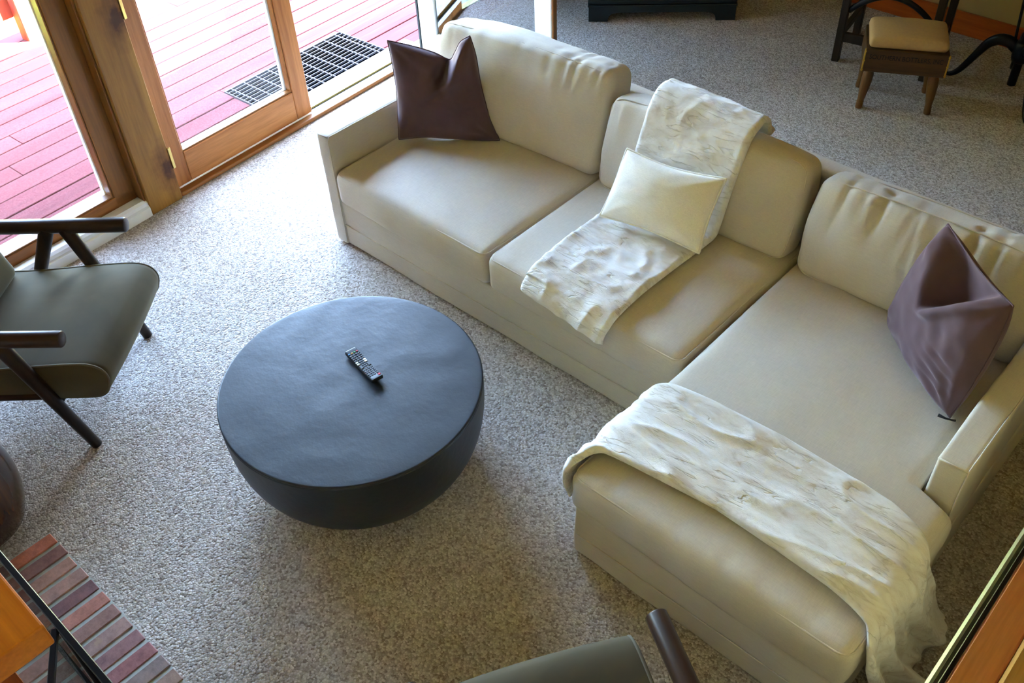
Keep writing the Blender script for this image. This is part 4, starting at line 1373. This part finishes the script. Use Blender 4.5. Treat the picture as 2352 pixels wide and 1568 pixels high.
# ------------------------------------------------------------------ far furniture
# corner cabinet
cb = empty('corner_cabinet', (-0.182, 2.89, 0), math.atan2(0.632, 0.775))
tag(cb, 'dark green-black cabinet on bracket feet beyond the open door leaf', 'cabinet')
W_ = 0.475
bm = bmesh.new()
fr = [(-W_, 0), (-W_, 0.095), (W_, 0.095), (W_, 0)]
pts = [(-W_, 0.0), (-W_ + 0.125, 0.0)]
for k in range(7):
    a = math.radians(90 * k / 6)
    pts.append((-W_ + 0.125 + 0.045 * (1 - math.cos(a)) + 0.0, 0.006 + 0.05 * math.sin(a)))
pts += [(-W_ + 0.20, 0.060), (W_ - 0.20, 0.060)]
for k in range(6, -1, -1):
    a = math.radians(90 * k / 6)
    pts.append((W_ - 0.125 - 0.045 * (1 - math.cos(a)), 0.006 + 0.05 * math.sin(a)))
pts += [(W_ - 0.125, 0.0), (W_, 0.0), (W_, 0.098), (-W_, 0.098)]
va = [bm.verts.new((x, 0.0, z)) for x, z in pts]; vbk = [bm.verts.new((x, 0.025, z)) for x, z in pts]
bm.faces.new(va); bm.faces.new(vbk[::-1])
for i in range(len(pts)):
    j = (i + 1) % len(pts)
    bm.faces.new((va[i], va[j], vbk[j], vbk[i]))
bm_obj('bracket_plinth', bm, M['green_cab'], cb)
for x_ in (-W_, W_ - 0.025):
    box('side_plinth', (x_, 0.0255, 0), (x_ + 0.025, 0.40, 0.098), M['green_cab'], cb)
bm = bmesh.new()
add_box(bm, (-W_ - 0.006, -0.006, 0.0985), (W_ + 0.006, 0.41, 0.112), 0.004, 2)
add_box(bm, (-W_ + 0.006, 0.008, 0.1125), (W_ - 0.006, 0.41, 0.126), 0.002)
add_box(bm, (-W_ - 0.003, 0.0, 0.1265), (W_ + 0.003, 0.41, 0.142), 0.005, 2)
add_box(bm, (-W_ + 0.012, 0.014, 0.1425), (W_ - 0.012, 0.41, 0.155), 0.003)
bm_obj('base_moulding', bm, M['green_cab'], cb)
box('body', (-W_ + 0.02, 0.022, 0.1555), (W_ - 0.02, 0.41, 1.85), M['green_cab'], cb, 0.004)
for s in (-1, 1):
    dr = box('door', (min(0.004 * s, (W_ - 0.05) * s), 0.004, 0.19), (max(0.004 * s, (W_ - 0.05) * s), 0.0215, 1.80), M['green_cab'], cb, 0.003)
    lathe('knob', [(0.006, 0), (0.006, 0.01), (0.013, 0.016), (0.013, 0.022), (0.006, 0.027)], M['brass'], dr, 16, (0.035 * s, -0.022, 1.0))
    dr.children[0].rotation_euler = (math.radians(90), 0, 0)
    dr.children[0].location = (0.035 * s, 0.0035, 1.0)

# small crate stool
fs_ang = math.atan2(0.173, 0.33)
so = empty('crate_footstool', (1.43, 2.886, 0), fs_ang)
tag(so, 'small wooden crate footstool with a tan padded top and turned legs', 'stool')
# box and cushion
zb0, zb1 = 0.235, 0.365
hx, hy = 0.213, 0.150
bm = bmesh.new(); add_box(bm, (-hx, -hy, zb0), (hx, hy, zb1), 0.003)
crate = bm_obj('crate', bm, M['stool_wood'], so)
def pad(V, N, H):
    out = V.copy()
    for i in range(len(V)):
        x, y, z = V[i]
        if N[i][2] > 0.05:
            out[i][2] += 0.028 * (max(0, 1 - (x / H[0]) ** 2) ** 0.5) * (max(0, 1 - (y / H[1]) ** 2) ** 0.5)
    return out
soft_box('padded_top', (2 * hx - 0.02, 2 * hy - 0.02, 0.055), 0.025, (18, 12, 2), M['burlap'], so, pad, (0, 0, zb1 + 0.027))
for sx in (-1, 1):
    for sy in (-1, 1):
        x0, y0 = sx * (hx - 0.045), sy * (hy - 0.04)
        x1, y1 = sx * (hx - 0.03), sy * (hy - 0.03)
        prof = [(0.018, 0.0), (0.020, 0.004), (0.020, 0.028), (0.0165, 0.033), (0.021, 0.040), (0.0175, 0.048), (0.019, 0.06), (0.026, 0.12), (0.030, 0.17), (0.029, 0.205), (0.023, 0.225), (0.023, 0.2345)]
        lg = lathe('leg', prof, M['stool_leg'], so, 20, (x1, y1, 0))
        for v in lg.data.vertices:
            f = v.co.z / 0.2345
            v.co.x += (x0 - x1) * f; v.co.y += (y0 - y1) * f
    for sy in (-1,):
        x = sx * (hx + 0.001)
        bx = box('gilt_corner', (x - 0.004, sy * hy - 0.003, zb0 + 0.002), (x + 0.004, sy * hy + 0.012, zb1 - 0.002), M['gold'], crate, 0.0015)
        for z in (zb0 + 0.012, (zb0 + zb1) / 2, zb1 - 0.012):
            box('nail', (x - 0.006, sy * hy - 0.007, z - 0.004), (x + 0.006, sy * hy + 0.004, z + 0.004), M['gold'], crate, 0.002)
cu = bpy.data.curves.new('lettering', 'FONT')
cu.body = 'SOUTHERN BOTTLERS, INC'
cu.size = 0.037; cu.align_x = 'CENTER'; cu.align_y = 'CENTER'; cu.extrude = 0.0003
tmp = bpy.data.objects.new('tmp_text', cu); COL.objects.link(tmp)
dg = bpy.context.evaluated_depsgraph_get()
me = bpy.data.meshes.new_from_object(tmp.evaluated_get(dg))
bpy.data.objects.remove(tmp)
me.materials.clear(); me.materials.append(M['ink'])
xs = [v.co.x for v in me.vertices]
kx = (2 * hx - 0.05) / (max(xs) - min(xs))
for v in me.vertices: v.co.x *= kx
lt = bpy.data.objects.new('lettering', me)
link(lt, crate)
lt.rotation_euler = (math.radians(90), 0, 0)
lt.location = (0, -hy - 0.0006, zb0 + 0.088)

# dark wooden side table with an arched iron brace
ta_ = empty('side_table', (1.166, 3.371, 0), math.radians(10))
tag(ta_, 'dark wooden table with square legs and an arched iron brace behind the stool', 'table')
lw = 0.021
LG = {'fl': (-0.256, -0.225), 'fr': (0.262, -0.225), 'bl': (-0.28, 0.25), 'br': (0.05, 0.12)}
LG = {'fl': (-0.256, -0.225), 'fr': (0.262, -0.225), 'bl': (-0.256, 0.17), 'br': (0.262, 0.17)}
for k, (x, y) in LG.items():
    box('leg', (x - lw, y - lw, 0), (x + lw, y + lw, 0.735), M['dark_table'], ta_, 0.003)
box('stretcher', (-0.2345, -0.24, 0.13), (0.2405, -0.21, 0.185), M['dark_table'], ta_, 0.003)
box('stretcher', (-0.271, -0.2035, 0.15), (-0.241, 0.1485, 0.19), M['dark_table'], ta_, 0.003)
box('stretcher', (0.247, -0.2035, 0.15), (0.277, 0.1485, 0.19), M['dark_table'], ta_, 0.003)
arc = [(-0.235 + 0.476 * t, -0.225, 0.285 + 0.155 * math.sin(math.pi * (0.04 + 0.92 * t)) ** 0.75 + 0.01 * t) for t in np.linspace(0, 1, 26)]
tube('arched_brace', arc, 0.017, M['iron'], ta_, 12, False, 0.7)
box('table_top', (-0.30, -0.27, 0.7355), (0.29, 0.21, 0.765), M['dark_table'], ta_, 0.004)

# iron pedestal table
it = empty('iron_table', (1.90, 3.36, 0))
tag(it, 'black cast iron pedestal table with curved legs at the top right', 'table')
lathe('hub', [(0.03, 0.19), (0.045, 0.20), (0.05, 0.225), (0.05, 0.29), (0.042, 0.305), (0.03, 0.312)], M['iron'], it, 24)
for (fx, fy) in ((-0.353, -0.02), (-0.10, 0.28), (0.20, -0.27)):
    d = Vector((fx, fy, 0)); L = d.length; d.normalize()
    pr = [(0.03, 0.262), (0.07, 0.288), (0.12, 0.285), (0.165, 0.245), (0.20, 0.175), (0.235, 0.10), (0.265, 0.045), (0.295, 0.016), (0.325, 0.010)]
    pp = [(d.x * a * L / 0.31, d.y * a * L / 0.31, z) for a, z in crom(pr, 30)]
    rd = list(np.interp(np.linspace(0, 1, 30), [0, 0.2, 0.5, 0.8, 1], [0.034, 0.034, 0.022, 0.016, 0.010]))
    tube('leg', pp, rd, M['iron'], it, 12, False, 0.75)
rod('spindle', (0, 0, 0.05), (0, 0, 0.72), 0.024, 0.024, M['iron'], it, 18, 0.003)
rod('brace_rod', (-0.055, 0.0, 0.285), (-0.10, 0.02, 0.70), 0.008, 0.008, M['iron'], it, 10, 0.001)
lathe('table_top', [(0.30, 0.715), (0.31, 0.72), (0.31, 0.742), (0.305, 0.747), (0.02, 0.747)], M['dark_table'], it, 48)
bpy.context.view_layer.update()
